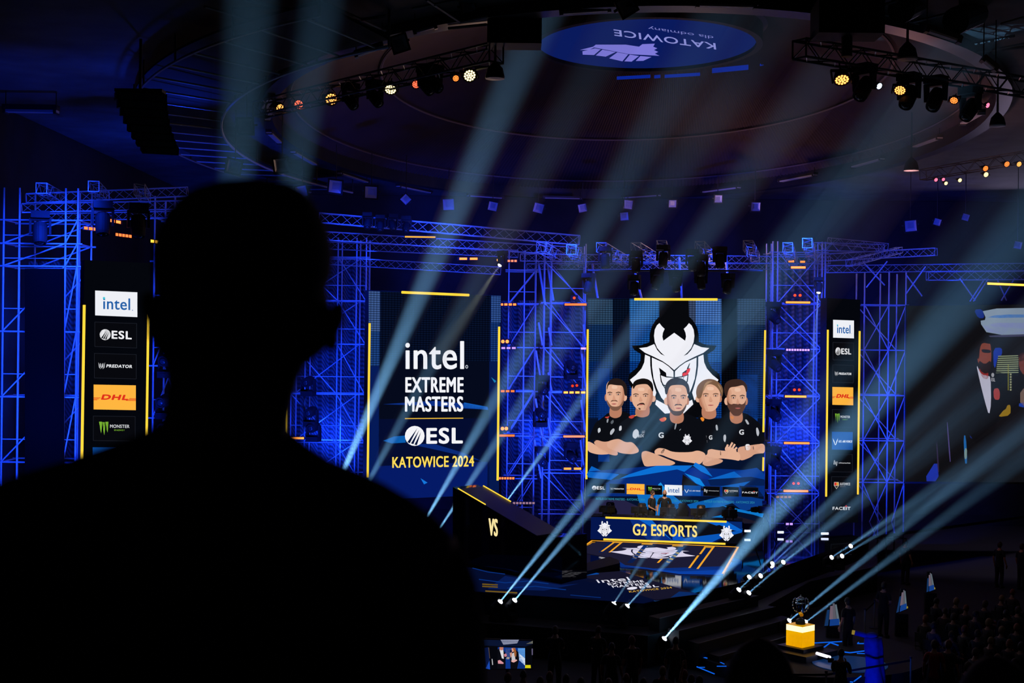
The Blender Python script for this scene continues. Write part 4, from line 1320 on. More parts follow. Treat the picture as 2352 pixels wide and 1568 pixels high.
for pts, c in (([(640, 562), (760, 566), (1130, 800), (1150, 828), (860, 818), (690, 660)], '#0a2c7c'), ([(740, 570), (900, 575), (1000, 680), (1150, 826), (1060, 760)], '#0c62c8'), ([(1100, 580), (1790, 596), (1968, 680), (1968, 720), (1500, 640), (1250, 630)], '#0a62cc'),
               ([(1130, 600), (1500, 590), (1700, 660), (1560, 680), (1300, 690), (1200, 640)], '#0d0f16'), ([(1430, 690), (1700, 640), (1900, 720), (1960, 720), (1968, 790), (1780, 760), (1560, 790), (1400, 770)], '#0a0c14'),
               ([(1130, 820), (1400, 780), (1720, 740), (1960, 700), (1960, 730), (1700, 800), (1600, 850), (1300, 830)], '#0a56b8'), ([(1790, 600), (1962, 606), (1964, 700)], '#07286c'), ([(1640, 850), (1800, 770), (1968, 760), (1970, 856)], '#080a12'), ([(1140, 640), (1180, 720), (1290, 800), (1150, 820)], '#0b4ec0')):
    yp2(pts, c); A.layer += .1
A.up()
A.text('G2 ESPORTS', y3(682, 762), (148, 4.6), (0, -27), '#ffe178')
for cx, cyy in ((352, 682), (1783, 735)):
    emblem(A, lambda x, y: y3(cx + (x - 720) * .150, cyy + (y - 920) * .156), outline=False, red=None)
A.build('display', desk)
for a, b in (((362, 553), (1783, 602)), ((338, 808), (1770, 862))):
    p, q = y3(*a), y3(*b)
    tube_light(desk, TP, p[0], p[1], q[0], q[1], 4.4)

MONB = mat('monitor_back', (0.016, 0.016, 0.02), 0.4, noise=(5, .2))
bx = -TP.n  # away from the spectators
ux = V((bx.y, -bx.x, 0))
topz = z1 + .02
mon_spots = [(1385, 1394), (1403, 1394), (1459, 1470), (1477, 1470), (1525, 1537), (1543, 1537), (1596, 1608), (1611, 1608), (1667, 1680), (1684, 1680)]
for i, (px, _) in enumerate(mon_spots):
    base = Plane(TP.p - TP.n * .30, TP.n).hit(px, 1190); base.z = topz
    t = thing('monitor', 'monitor seen from behind, %s of ten along the team desk from the event screen' % ORD[i], 'monitor', base, 'monitors on the team desk')
    R = Matrix.Rotation(math.atan2(-.186, -1) + PI + (.14 if i % 2 else -.14), 3, 'Z')
    MB().box(base + V((0, 0, .27)), (.33, .035, .27), R).box(base + V((0, -.02, .27)), (.18, .04, .14), R).build('housing', MONB, t)
    MB().box(base + V((0, .03, .115)), (.05, .03, .21), R).build('stand', MONB, t)
    MB().box(base + V((0, .03, .008)), (.22, .18, .016), R).build('foot', MONB, t)
    MB().add([base + R @ V(q) for q in ((-.155, .019, .145), (.155, .019, .145), (.155, .019, .395), (-.155, .019, .395))], [(0, 1, 2, 3)]).build('screen', glow('#6a86b8', .8), t)


def chair_parts():
    m = {}
    b = MB(); b.box((0, 0, .47), (.5, .5, .10)); b.box((-.24, 0, .53), (.08, .46, .08)); b.box((.24, 0, .53), (.08, .46, .08)); m['seat'] = b.mesh('seat', [BLACK])
    b = MB()
    b.rings([[V((math.cos(a) * w, .25 + math.sin(a) * .05 + (z - .5) * .10, z)) for a in [2 * PI * i / 14 for i in range(14)]] for z, w in ((.50, .20), (.62, .26), (.85, .25), (1.0, .29), (1.12, .24), (1.2, .17), (1.32, .17), (1.37, .13))]); m['backrest'] = b.mesh('backrest', [BLACK], True)
    b = MB(); b.tube((0, 0, .10), (0, 0, .43), .03, n=8); m['column'] = b.mesh('column', [DARKSTEEL])
    b = MB()
    for i in range(5):
        a = 2 * PI * i / 5; b.tube((0, 0, .1), (.32 * math.cos(a), .32 * math.sin(a), .06), .025, .018, 6); b.ball((.32 * math.cos(a), .32 * math.sin(a), .03), (.03, .03, .03), 8, 6)
    m['base'] = b.mesh('base', [DARKSTEEL])
    for s in (-1, 1):
        b = MB(); b.tube((s * .29, .05, .45), (s * .31, .02, .68), .02, n=6); b.box((s * .31, -.04, .69), (.09, .3, .035)); m['armrest%d' % s] = b.mesh('armrest', [BLACK])
    return m


CH = chair_parts()


def gaming_chair(label, loc, yaw):
    t = thing('gaming_chair', label, 'chair', loc, 'gaming chairs behind the team desk'); t.rotation_euler = (0, 0, yaw)
    for k, me in CH.items(): inst(k.rstrip('-1'), me, t)
    return t


YAW = math.atan2(-TP.n.x, -TP.n.y) * -1
pl_plane = Plane(TP.p - TP.n * 1.22, TP.n)
desc = ['person with dark hair hunched at the desk end towards the event screen', 'person with dark brown hair looking down behind the second pair of monitors', 'person in the middle seat behind the central pair of monitors',
        'person with fair brown hair low behind the fourth pair of monitors', 'person with ginger brown hair behind the monitors by the television camera']
for i, (px, hs) in enumerate(((1399, 'black'), (1472, 'brown'), (1538, 'brown'), (1609, 'fair'), (1677, 'ginger'))):
    p = pl_plane.hit(px, 1190); p.z = SZ
    gaming_chair(['black gaming chair of the dark haired player at the event screen end', 'black gaming chair of the second player from the event screen', 'black gaming chair of the player in front of the bald man', 'black gaming chair of the fair haired player', 'black gaming chair of the ginger player'][i], p + bx * .05, YAW)
    person(desc[i], p, YAW + (.15, .1, -.1, 0, .1)[i], 'desk', '#15161c', '#101014', hs, 'full' if i == 2 else 'short', group=None, k=1.0)
p = pl_plane.hit(1573, 1190); p.z = SZ
gaming_chair('empty tall black gaming chair turned beside the bald standing man', p + bx * .5, YAW + .5)
p = Plane(TP.p - TP.n * 2.2, TP.n).hit(1497, 1190); p.z = SZ
person('person standing in profile in black t-shirt and headset with clasped hands', p, YAW + 1.15, 'clasp', '#0d0d10', '#0c0c10', 'brown', 'short', k=1.03)
p = Plane(TP.p - TP.n * 2.0, TP.n).hit(1526, 1190); p.z = SZ
person('bald bearded person standing in a black long jacket facing the hall', p, YAW + .1, 'stand', '#0b0b0e', '#0c0c10', None, 'short', k=1.06, beard=True)

# television camera by the screen's corner
cp = P(1757, 1170, 55.5)
tv = thing('television_camera', 'black television camera on a tripod at the lower corner of the team screen', 'camera', V((cp.x, cp.y, SZ)))
MB().box(cp, (.5, .28, .26)).box(cp + V((.05, 0, .18)), (.3, .05, .05)).build('camera_body', BLACK, tv)
MB().lathe([(.10, 0), (.12, .1), (.09, .3)], cp + V((-.25, 0, 0)), (-1, -.2, 0), 12).build('lens', BLACK, tv)
for a in (0.3, 2.4, 4.5):
    MB().tube(cp + V((0, 0, -.12)), V((cp.x + .5 * math.cos(a), cp.y + .5 * math.sin(a), SZ + .01)), .025, n=6).build('leg', DARKSTEEL, tv)
MB().box(cp + V((-.05, -.12, .30)), (.16, .04, .12)).build('viewfinder', BLACK, tv)
# ================================================================ trusses and scaffolding
UT = MB().tube((0, 0, 0), (0, 0, 1), 1, n=7).mesh('tube', [STEEL], True)
UTD = MB().tube((0, 0, 0), (0, 0, 1), 1, n=7).mesh('tube_dark', [DARKSTEEL], True)


def bar(name, parent, a, b, r, me=None):
    """A straight steel tube as one part of its thing."""
    a, b = V(a), V(b); d = b - a; L = d.length
    x, y, z = basis(d); o = a - V(parent.location)
    M = Matrix(((x.x * r, y.x * r, z.x * L, o.x), (x.y * r, y.y * r, z.y * L, o.y), (x.z * r, y.z * r, z.z * L, o.z), (0, 0, 0, 1)))
    return inst(name, me or UT, parent, M)


def truss(label, a, b, s, m=STEEL, group=None, r=None, bays=None, name='box_truss'):
    """Square lattice girder from a to b, side s."""
    a, b = V(a), V(b); t = thing(name, label, 'truss', (a + b) / 2, group)
    d = (b - a).normalized(); side = d.cross(V((0, 0, 1)))
    side = side.normalized() if side.length > .05 else V((1, 0, 0))
    upv = side.cross(d).normalized()
    r = r or s * .045
    c = [(side * i + upv * j) * s / 2 for i, j in ((-1, -1), (1, -1), (1, 1), (-1, 1))]
    for q in c:
        bar('chord', t, a + q, b + q, r, UT if m is STEEL else UTD)
    L = (b - a).length; n = bays or max(2, int(round(L / (s * 1.15))))
    mb = MB()
    for k in range(4):
        p, q = c[k], c[(k + 1) % 4]
        for i in range(n):
            u, v = a.lerp(b, i / n), a.lerp(b, (i + 1) / n)
            if i % 2: mb.tube(u + p, v + q, r * .55, n=4)
            else: mb.tube(u + q, v + p, r * .55, n=4)
        for e in (a, b): mb.tube(e + p, e + q, r * .7, n=4)
    mb.build('lacing', m, t)
    return t


def T(label, p0, d0, p1, d1, s, m=STEEL, group=None, **kw):
    return truss(label, P(*p0, d0), P(*p1, d1), s, m, group, **kw)


T('long blue-lit box truss hung high behind the dark standing man', (733, 500), 57, (1330, 552), 58, .38)
T('second blue-lit truss level just below the long high truss', (738, 541), 58, (1335, 578), 59, .34)
T('thin blue-lit truss level above the event screen', (742, 563), 60, (1190, 583), 60, .3)
T('lowest blue-lit truss level, just over the event screen', (748, 598), 61, (1150, 622), 61, .32)
T('main blue-lit truss crossing above the team screen', (1195, 591), 60, (1905, 598), 61, .30)
T('lower of two blue-lit trusses crossing above the team screen', (1210, 612), 61, (1900, 612), 62, .24)
T('blue-lit lattice truss with open bracing above the slim sponsor column', (1872, 566), 58, (2024, 570), 60, .32)
T('blue-lit truss angled behind the slim sponsor column top', (1880, 592), 61, (2150, 578), 58, .30)
T('short blue-lit truss stub tilted over the slim sponsor column', (1905, 553), 60, (2036, 566), 58, .26)
T('blue-lit truss rising away behind the slim sponsor column', (1950, 604), 57, (2066, 574), 63, .26)
T('long blue-lit truss running above the interview screen', (1900, 618), 60, (2420, 612), 60, .30)
T('thick blue-lit twin tube truss directly over the interview screen', (2130, 634), 58, (2420, 632), 58, .34)
T('blue-lit truss over the blue roof scaffold near the dark man', (60, 456), 46, (430, 440), 48, .30)
T('second blue-lit truss over the scaffold beside the wide sponsor column', (50, 478), 46, (430, 470), 48, .28)
T('third blue-lit truss over the scaffold beside the wide sponsor column', (90, 500), 47, (430, 492), 49, .24)
fing = [((1243, 567), (1300, 600)), ((1312, 573), (1338, 604)), ((1381, 568), (1437, 600)), ((1460, 568), (1515, 600)), ((1519, 563), (1530, 592)), ((1607, 565), (1640, 598)), ((1718, 563), (1735, 592)), ((1809, 568), (1822, 600)), ((1854, 558), (1868, 594))]
for i, (a, b) in enumerate(fing):
    T('short truss end over the team screen, %s of nine from the event screen' % ORD[i], a, 54, b, 62, .36, group='truss ends over the team screen', bays=9, r=.015, name='truss_end')
for i, (a, b) in enumerate((((95, 432), (140, 455)), ((215, 428), (240, 452)), ((320, 434), (335, 455)))):
    T('short tilted truss end on top of the scaffold, %s from the edge of the picture' % ORD[i], a, 44, b, 49, .32, group='truss ends over the wide sponsor column', bays=7, name='truss_end')
T('dark curved lighting truss with amber lamps hung before the dome, by the dark man', (596, 252), 41, (1140, 122), 33, .42, DARKSTEEL, r=.03, name='lighting_truss')
T('dark lighting truss with amber lamps under the black hanging box', (1836, 112), 31.5, (2380, 205), 36.5, .40, DARKSTEEL, r=.03, name='lighting_truss')
T('dark thin truss carrying small coloured lamps above the blue roof patch', (2120, 402), 50, (2400, 352), 46, .35, DARKSTEEL, name='lighting_truss')


def scaffold(label, d, xs, ys, braces=(), depth=1.5, r=.033, half=True, base=0.0, skew=0.0, ytop=None):
    """A scaffold tower: xs = pixel columns of its posts, ys = pixel rows of its levels (top first), at depth d."""
    mid = P(sum(xs) / len(xs), 784, d)
    t = thing('scaffold_tower', label, 'scaffold', (mid.x, mid.y, base))
    tops = P(xs[0], ytop or ys[0], d).z
    bk = V((skew, depth, 0))
    post = [P(x, ys[len(ys) // 2], d) for x in xs]
    zl = [P(xs[len(xs) // 2], y, d).z for y in ys]
    for p in post:
        for o in (V((0, 0, 0)), bk):
            bar('post', t, (p.x + o.x, p.y + o.y, base), (p.x + o.x, p.y + o.y, tops + .3), r)
    a, b = post[0], post[-1]
    for z in zl:
        for o in (V((0, 0, 0)), bk):
            bar('ledger', t, V((a.x, a.y, z)) + o - V((.15, 0, 0)), V((b.x, b.y, z)) + o + V((.15, 0, 0)), r * .85)
        for p in post[::max(1, len(post) - 1)]:
            bar('transom', t, V((p.x, p.y, z)), V((p.x, p.y, z)) + bk, r * .8)
    if half:
        for z0, z1 in zip(zl, zl[1:]):
            z = z0 * .35 + z1 * .65
            bar('guard_rail', t, V((a.x, a.y, z)), V((b.x, b.y, z)), r * .55)
    for k, (i, j, up, bkk) in enumerate(braces):
        for z0, z1 in zip(zl, zl[1:]):
            p, q = post[i], post[j]; o = bk if bkk else V((0, 0, 0))
            u, v = (z1, z0) if up else (z0, z1)
            bar('brace', t, V((p.x, p.y - .04, u)) + o, V((q.x, q.y - .04, v)) + o, r * .75)
    return t


sc = {}
sc['far'] = scaffold('blue-lit scaffold at the edge with two long black banners', 46, [6, 42, 148, 176], [506, 560, 612, 762, 912, 1062, 1212], [(0, 2, True, False), (2, 3, True, False), (1, 3, True, True)], ytop=452)
scaffold('narrow blue-lit scaffold between the wide sponsor column and the dark man', 49, [352, 398], [500, 600, 720, 840, 960, 1080, 1200], [(0, 1, True, False), (0, 1, False, True)], ytop=470)
scaffold('blue and violet lit scaffold between the dark man and the event screen', 62, [668, 700, 773, 816, 838], [590, 690, 790, 905, 1016, 1120, 1220], [(0, 2, False, False), (2, 4, False, False), (0, 3, True, True)], ytop=560)
scaffold('blue-lit scaffold beside the yellow edge of the event screen', 61, [1166, 1202, 1228], [620, 697, 798, 899, 1001, 1099, 1200], [(0, 2, True, False), (0, 2, True, True)], ytop=590)
sc['mid'] = scaffold('blue-lit scaffold touching the event screen side of the team screen', 60, [1248, 1264, 1342], [600, 695, 799, 901, 1003, 1086, 1180], [(0, 2, False, False), (1, 2, False, True)], ytop=575)
scaffold('blue-lit scaffold with crossed braces between the team screen and slim sponsor column', 60.5, [1772, 1783, 1885, 1892], [580, 697, 802, 911, 1018, 1134, 1240], [(1, 2, True, False), (1, 2, False, False), (0, 3, False, True)], ytop=570)
scaffold('dim blue-lit scaffold with large crosses between slim sponsor column and interview screen', 63, [1982, 2038, 2077], [700, 804, 908, 1012, 1108, 1236], [(0, 1, True, False), (0, 1, False, False), (1, 2, True, False), (0, 2, False, True)], half=False, ytop=640)

# steel rods hung over the team screen
bt = thing('lighting_bar', 'thin dark bar hung across the front of the truss ends over the team screen', 'bar', P(1550, 622, 55))
bar('tube', bt, P(1350, 621, 55), P(1752, 622, 55.5), .035, UTD)
for x in (1380, 1550, 1720):
    bar('drop_rod', bt, P(x, 621.4, 55.2), P(x, 585, 55.2), .015, UTD)
# slanting props lit from below, before the team screen
for i, (a, b) in enumerate((((1236, 600), (1252, 700)), ((1257, 606), (1271, 690)), ((1452, 600), (1474, 686)), ((1662 - 302, 606), (1374, 690)), ((1560, 592), (1566, 686)), ((1668, 590), (1671, 640)))):
    o = thing('steel_prop', 'bright blue-lit slanting prop, %s in the row under the truss ends from the event screen' % ORD[i], 'prop', P(*b, 59), 'slanting props under the truss ends')
    bar('tube', o, P(*b, 59), P(*a, 60.5), .05)

# raking tubes that catch the light on the middle scaffold
for i, (a, b) in enumerate((((1237, 740), (1246, 793)), ((1260, 752), (1267, 793)), ((1231, 805), (1246, 898)), ((1259, 855), (1267, 898)), ((1230, 915), (1245, 1000)), ((1258, 960), (1265, 1000)), ((1228, 1010), (1243, 1098)), ((1340, 745), (1347, 793)), ((1335, 803), (1346, 895)), ((1335, 918), (1346, 1000)), ((1333, 1010), (1345, 1098)), ((1335, 1125), (1343, 1180)))):
    bar('brace', sc['mid'], P(*a, 59.85), P(*b, 59.85), .045)

# crossed braces hung under the twin tube truss over the interview screen
rb = thing('truss_brace', 'blue-lit crossed braces hung under the twin tube truss over the interview screen', 'brace', P(2260, 660, 58.5))
for a, b in (((2205, 640), (2240, 690)), ((2262, 640), (2228, 692)), ((2270, 640), (2236, 692)), ((2290, 640), (2312, 690)), ((2330, 640), (2300, 690)), ((2082, 632), (2118, 680)), ((2126, 612), (2080, 676)), ((2038, 600), (1990, 660)), ((1985, 605), (2032, 655))):
    bar('brace', rb, P(*a, 58.5), P(*b, 58.5), .03)

# netting behind the scaffold bays
NET = mat('debris_net', (0.055, 0.06, 0.075), 0.9)
nt = NET.node_tree; b_ = nt.nodes['Principled BSDF']
w_ = nt.nodes.new('ShaderNodeTexWave'); w_.bands_direction = 'DIAGONAL'; w_.inputs['Scale'].default_value = 3.2
g_ = nt.nodes.new('ShaderNodeNewGeometry'); x_ = nt.nodes.new('ShaderNodeMix'); x_.data_type = 'RGBA'
x_.inputs['A'].default_value = (.02, .022, .03, 1); x_.inputs['B'].default_value = (.11, .12, .14, 1)
nt.links.new(g_.outputs['Position'], w_.inputs['Vector']); nt.links.new(w_.outputs['Fac'], x_.inputs['Factor']); nt.links.new(x_.outputs['Result'], b_.inputs['Base Color'])
for label, px0, px1, y0, y1, d in (('fine dark net hung behind the scaffold beside the dark man', 650, 850, 590, 1210, 65), ('fine dark net behind the scaffold between event and team screens', 1152, 1346, 690, 1200, 64), ('fine dark net behind the crossed scaffold by the slim sponsor column', 1764, 1896, 600, 1240, 64.5), ('fine dark net behind the scaffold at the very edge', -30, 190, 600, 1230, 50)):
    q = [P(px0, y1, d), P(px1, y1, d), P(px1, y0, d), P(px0, y0, d)]
    for k in (0, 1): q[k].z = 0.02
    n = 40; pr = []
    mb = MB()
    for i in range(n + 1):
        f = i / n; yy = .10 * math.sin(i * 1.3)
        u, v = q[0].lerp(q[1], f) + V((0, yy, 0)), q[3].lerp(q[2], f) + V((0, yy, 0))
        pr.append((u, v))
    th = V((0, .03, 0))
    vs = [p for u, v in pr for p in (u, v, u + th, v + th)]
    fs = []
    for i in range(n):
        k = 4 * i
        fs += [(k, k + 4, k + 5, k + 1), (k + 2, k + 3, k + 7, k + 6), (k + 1, k + 5, k + 7, k + 3), (k, k + 2, k + 6, k + 4)]
    mb.add(vs, fs)
    tag(mb.build('safety_net', NET), label, 'net')
# black banners on the edge scaffold
for i, (x0, x1, y0, y1, d) in enumerate(((57, 146, 617, 1040, 45.7),)):
    q = [P(x0, y0, d), P(x1, y0, d), P(x1, 1150, d), P(x0, 1150, d)]
    tag(MB().prism(q, (0, .05, 0)).build('banner', mat('black_molton', (.0016, .0016, .0016), .95, spec=.05)), 'tall plain black banner hung on the edge scaffold', 'banner')

# ================================================================ LED battens and blinders on the scaffolds
OR, AM, PU, WB = '#ff6e34', '#ff9440', '#b48cff', '#cfd8ff'


def batten(label, x0, x1, y, d, col=OR, st=2.2, y1=None, h=.085, group='LED battens on the scaffolds', seg=0):
    y1 = y if y1 is None else y1
    a, b = P(x0, y, d), P(x1, y1, d)
    t = thing('led_batten', label, 'stage light', (a + b) / 2, group)
    dr = (b - a); L = dr.length; dr.normalize()
    R = Matrix((dr, V((0, 0, 1)).cross(dr).normalized() * 1.0, V((0, 0, 1)))).transposed()
    MB().box((a + b) / 2 + V((0, .07, 0)), (L + .06, .12, .13), R).build('housing', BLACK, t)
    mb = MB()
    if seg:
        for i in range(seg):
            mb.box(a.lerp(b, (i + .5) / seg), (L / seg * .72, .03, h), R)
    else:
        mb.box((a + b) / 2, (L, .03, h), R)
    mb.build('led_strip', glow(col, st), t)
    return t


E1, E2, E3 = 'beside the event screen edge', 'beside the team screen, on the middle scaffold', 'on the crossed scaffold'
LEV = ['top', 'second', 'third', 'fourth', 'lowest']
for i, (x0, x1, y, c, st, sg) in enumerate(((1147, 1187, 699, OR, 3, 4), (1150, 1186, 799, PU, 1.5, 3), (1149, 1183, 898, OR, 1.6, 3), (1147, 1182, 1000, OR, 1.6, 0), (1145, 1182, 1098, OR, 2.5, 6))):
    batten('%s LED batten, %s level, %s' % ('violet' if c == PU else 'orange', LEV[i], E1), x0, x1, y, 60.5, c, st, seg=sg)
for i, (x0, x1, y, c, st, sg) in enumerate(((1297, 1347, 699, OR, 1.9, 0), (1334, 1346, 800, PU, 2, 0), (1293, 1346, 901, AM, 3, 4), (1294, 1343, 1002, '#ff8a6a', 1.5, 0), (1292, 1338, 1076, AM, 1.8, 2))):
    batten('%s LED batten, %s level, %s' % ('violet' if c == PU else 'orange', LEV[i], E2), x0, x1, y, 59.6, c, st, seg=sg)
for i, (x0, x1, y, c, st, sg) in enumerate(((1805, 1861, 694, AM, 2, 0), (1805, 1860, 803, PU, 2, 9), (1803, 1852, 910, AM, 2.5, 0), (1801, 1859, 1017, OR, 3, 0), (1800, 1856, 1127, OR, 2.5, 0))):
    batten('%s LED batten, %s level, %s' % ('violet' if c == PU else 'orange', LEV[i], E3), x0, x1, y, 59.8, c, st, seg=sg, y1=y + .6)
batten('bright orange LED batten high over the scaffold by the slim sponsor column', 1817, 1850, 614, 59, OR, 4)
batten('small amber batten, nearer the team screen of the pair over the bright batten', 1811, 1824, 600, 59, AM, 1.2)
batten('small amber batten, nearer the slim column of the pair over the bright batten', 1838, 1849, 601, 59, AM, 1.2)
batten('amber lit batten lying along the second high truss', 930, 1000, 543.5, 57.5, '#e8a93c', 1.2, y1=544.5, h=.06)
batten('bright orange batten hung above the yellow top tube of the event screen', 1052, 1100, 594, 58, OR, 4, seg=2)
batten('dim orange batten beside the small spot above the event screen', 1165, 1188, 599, 58, '#ff8a6a', 1.3, seg=3)
batten('orange batten low on the scaffold next to the dark man', 663, 698, 1006, 61, AM, 2.5)
batten('small pale batten under the middle scaffold by the angled wall', 1177, 1229, 1155, 60, '#b88ca8', .7, seg=7)
batten('long bright amber tube over the interview screen', 2268, 2420, 651, 57, '#ffb040', 2.5, y1=657)
batten('two-piece bright orange batten highest over the wide sponsor column', 237, 279, 503, 44, OR, 3.5, y1=511, seg=3)
batten('orange batten beside the black lamp over the wide sponsor column', 192, 225, 523, 44.5, OR, 2.5, y1=527, seg=3)
batten('dim orange batten lowest over the wide sponsor column', 265, 303, 538, 44, OR, 2.2, y1=543, seg=5)
batten('short yellow batten touching the outline of the dark head', 345, 366, 553, 44.5, '#ffc040', 2.5, y1=556, seg=2)
batten('short white-blue batten under the crossed scaffold next to the team desk', 1786, 1800, 1222, 58, WB, 2.5)
batten('short white-blue batten under the slim sponsor column', 1886, 1903, 1225, 58, WB, 2.5)
batten('short white-blue batten just past the end of the team desk', 1710, 1724, 1219, 58, WB, 2.5)
batten('tiny violet batten low on the crossed scaffold', 1804, 1822, 1203, 59, PU, 1.5, seg=2)
batten('thin dim amber batten below the lowest batten of the crossed scaffold', 1782, 1818, 1141, 59.5, '#a86a4c', .9, seg=4)
batten('white tube standing low on the team screen side scaffold', 1343, 1344.5, 1172, 59, WB, 1.6, y1=1100)


def blinder(label, pts, d, col, st=3, r=.055):
    c = P(sum(p[0] for p in pts) / len(pts), pts[0][1], d)
    t = thing('blinder_light', label, 'stage light', c, 'round LED lamps on the scaffolds')
    MB().box(c + V((0, .1, 0)), (.22 * len(pts) + .1, .14, .24)).build('housing', BLACK, t)
    for x, y in pts:
        p = P(x, y, d); MB().lathe([(r, 0), (r, .03)], p, (0, 1, 0), 12).build('lamp', glow(col, st), t)


RED = '#ff3a1c'
blinder('orange pair of round lamps highest beside the event screen', [(1155, 784), (1165, 784)], 60.3, '#ff7a3c', 3, .075)
blinder('orange pair of round lamps lower beside the event screen', [(1154, 984), (1163, 984)], 60.3, '#ff7a3c', 3, .075)
blinder('single red round lamp above the top batten of the team screen side scaffold', [(1319, 684)], 59.6, RED)
blinder('dim red pair of lamps above the bright amber batten of the middle scaffold', [(1315, 886), (1325, 885)], 59.6, RED, 1.3)
blinder('red pair of lamps at the top of the crossed scaffold', [(1826, 678), (1838, 678)], 59.6, RED)
blinder('red pair of lamps halfway up the crossed scaffold', [(1825, 895), (1836, 895)], 59.6, RED, 2)
blinder('dim red pair of lamps at the bottom of the crossed scaffold', [(1823, 1110), (1834, 1110)], 59.6, RED, 1.2)
blinder('single orange dot lamp above the event screen corner', [(1144, 597)], 58, '#ff9a50', 2.5)

# ================================================================ moving lights and their beams
def moving_parts():
    m = {}
    b = MB(); b.box((0, 0, .07), (.36, .30, .14)); b.box((0, -.155, .07), (.2, .012, .06)); m['base'] = b.mesh('base', [BLACK])
    b = MB(); b.box((0, 0, .165), (.42, .14, .05))
    for s in (-1, 1): b.prism([(s * .21, -.08, .15), (s * .21, .08, .15), (s * .21, .055, .47), (s * .21, -.055, .47)], (-s * .045, 0, 0))
    m['yoke'] = b.mesh('yoke', [BLACK])
    b = MB(); b.lathe([(.06, -.20), (.125, -.18), (.145, -.08), (.14, .05), (.135, .18), (.12, .235), (.09, .235), (.082, .215)], n=18); m['head'] = b.mesh('head', [BLACK], False)
    b = MB(); b.lathe([(.078, .216), (.074, .235), (.05, .25), (.0001, .254)], n=18)
    m['lens_on'] = b.mesh('lens', [glow('#f4f8ff', 14.0)], True)
    m['lens_off'] = b.mesh('lens', [mat('lens_glass', (.02, .025, .03), .08)], True)
    return m


MP = moving_parts()
HAZE = bpy.data.materials.new('lit_haze'); HAZE.use_nodes = True
_n = HAZE.node_tree; _n.nodes.clear()
_v = _n.nodes.new('ShaderNodeVolumeScatter'); _o = _n.nodes.new('ShaderNodeOutputMaterial')
_v.inputs['Color'].default_value = (.96, .98, 1, 1); _v.inputs['Density'].default_value = 0.06; _v.inputs['Anisotropy'].default_value = 0.0
_n.links.new(_v.outputs[0], _o.inputs['Volume'])
BEAM = (0.20, 0.52, 0.90)


def moving_light(label, lens, d, on=True, hang=False, group=None, k=1.0):
    """lens: point of the front lens; d: direction it points in."""
    d = V(d).normalized(); lens = V(lens); piv = lens - d * .25 * k
    base = piv + V((0, 0, (.42 if hang else -.42) * k))
    t = thing('moving_light', label, 'stage light', base, group)
    fl = Matrix.Rotation(PI, 4, 'X') if hang else Matrix.Identity(4)
    h = V((d.x, d.y, 0)); rz = math.atan2(h.x, -h.y) if h.length > .05 else 0
    fl = Matrix.Rotation(rz, 4, 'Z') @ fl @ Matrix.Scale(k, 4)
    inst('base', MP['base'], t, fl); inst('yoke', MP['yoke'], t, fl)
    hd = inst('head', MP['head'], t, aim(d, piv - base, k))
    inst('lens', MP['lens_on' if on else 'lens_off'], hd, None)
    return t


def beam(label, l, d0, e, d1, w, power, group='moving lights throwing pale beams', hang=False, col=BEAM, k=1.0):
    a, b = P(*l, d0), P(*e, d1)
    d = (b - a).normalized()
    t = moving_light(label, a, d, True, hang, group, k)
    L = (b - a).length
    R = w / 2 * d1 / F * 1.35
    half = math.atan((R) / L)
    # the beam runs on until it meets the roof
    L2 = max(L, min((16.9 - a.z) / d.z, 55.0)) if d.z > .05 else L
    R *= L2 / L; L = L2
    base = V(t.location)
    x, y, z = basis(d)
    n = 20
    r0 = .10 * k
    rs = [[a - base + z * s + (x * math.cos(2 * PI * i / n) + y * math.sin(2 * PI * i / n)) * (r0 + (R * 1.06 - r0) * s / L) for i in range(n)] for s in (.02, L)]
    inst('light_beam', MB().rings(rs).mesh('light_beam', [HAZE], True), t)
    s = lamp('SPOT', 'beam_lamp', a + d * .035, power, col, b, spot_size=2 * half, spot_blend=1.0, shadow_soft_size=.025)
    s.data.use_soft_falloff = False
    return t


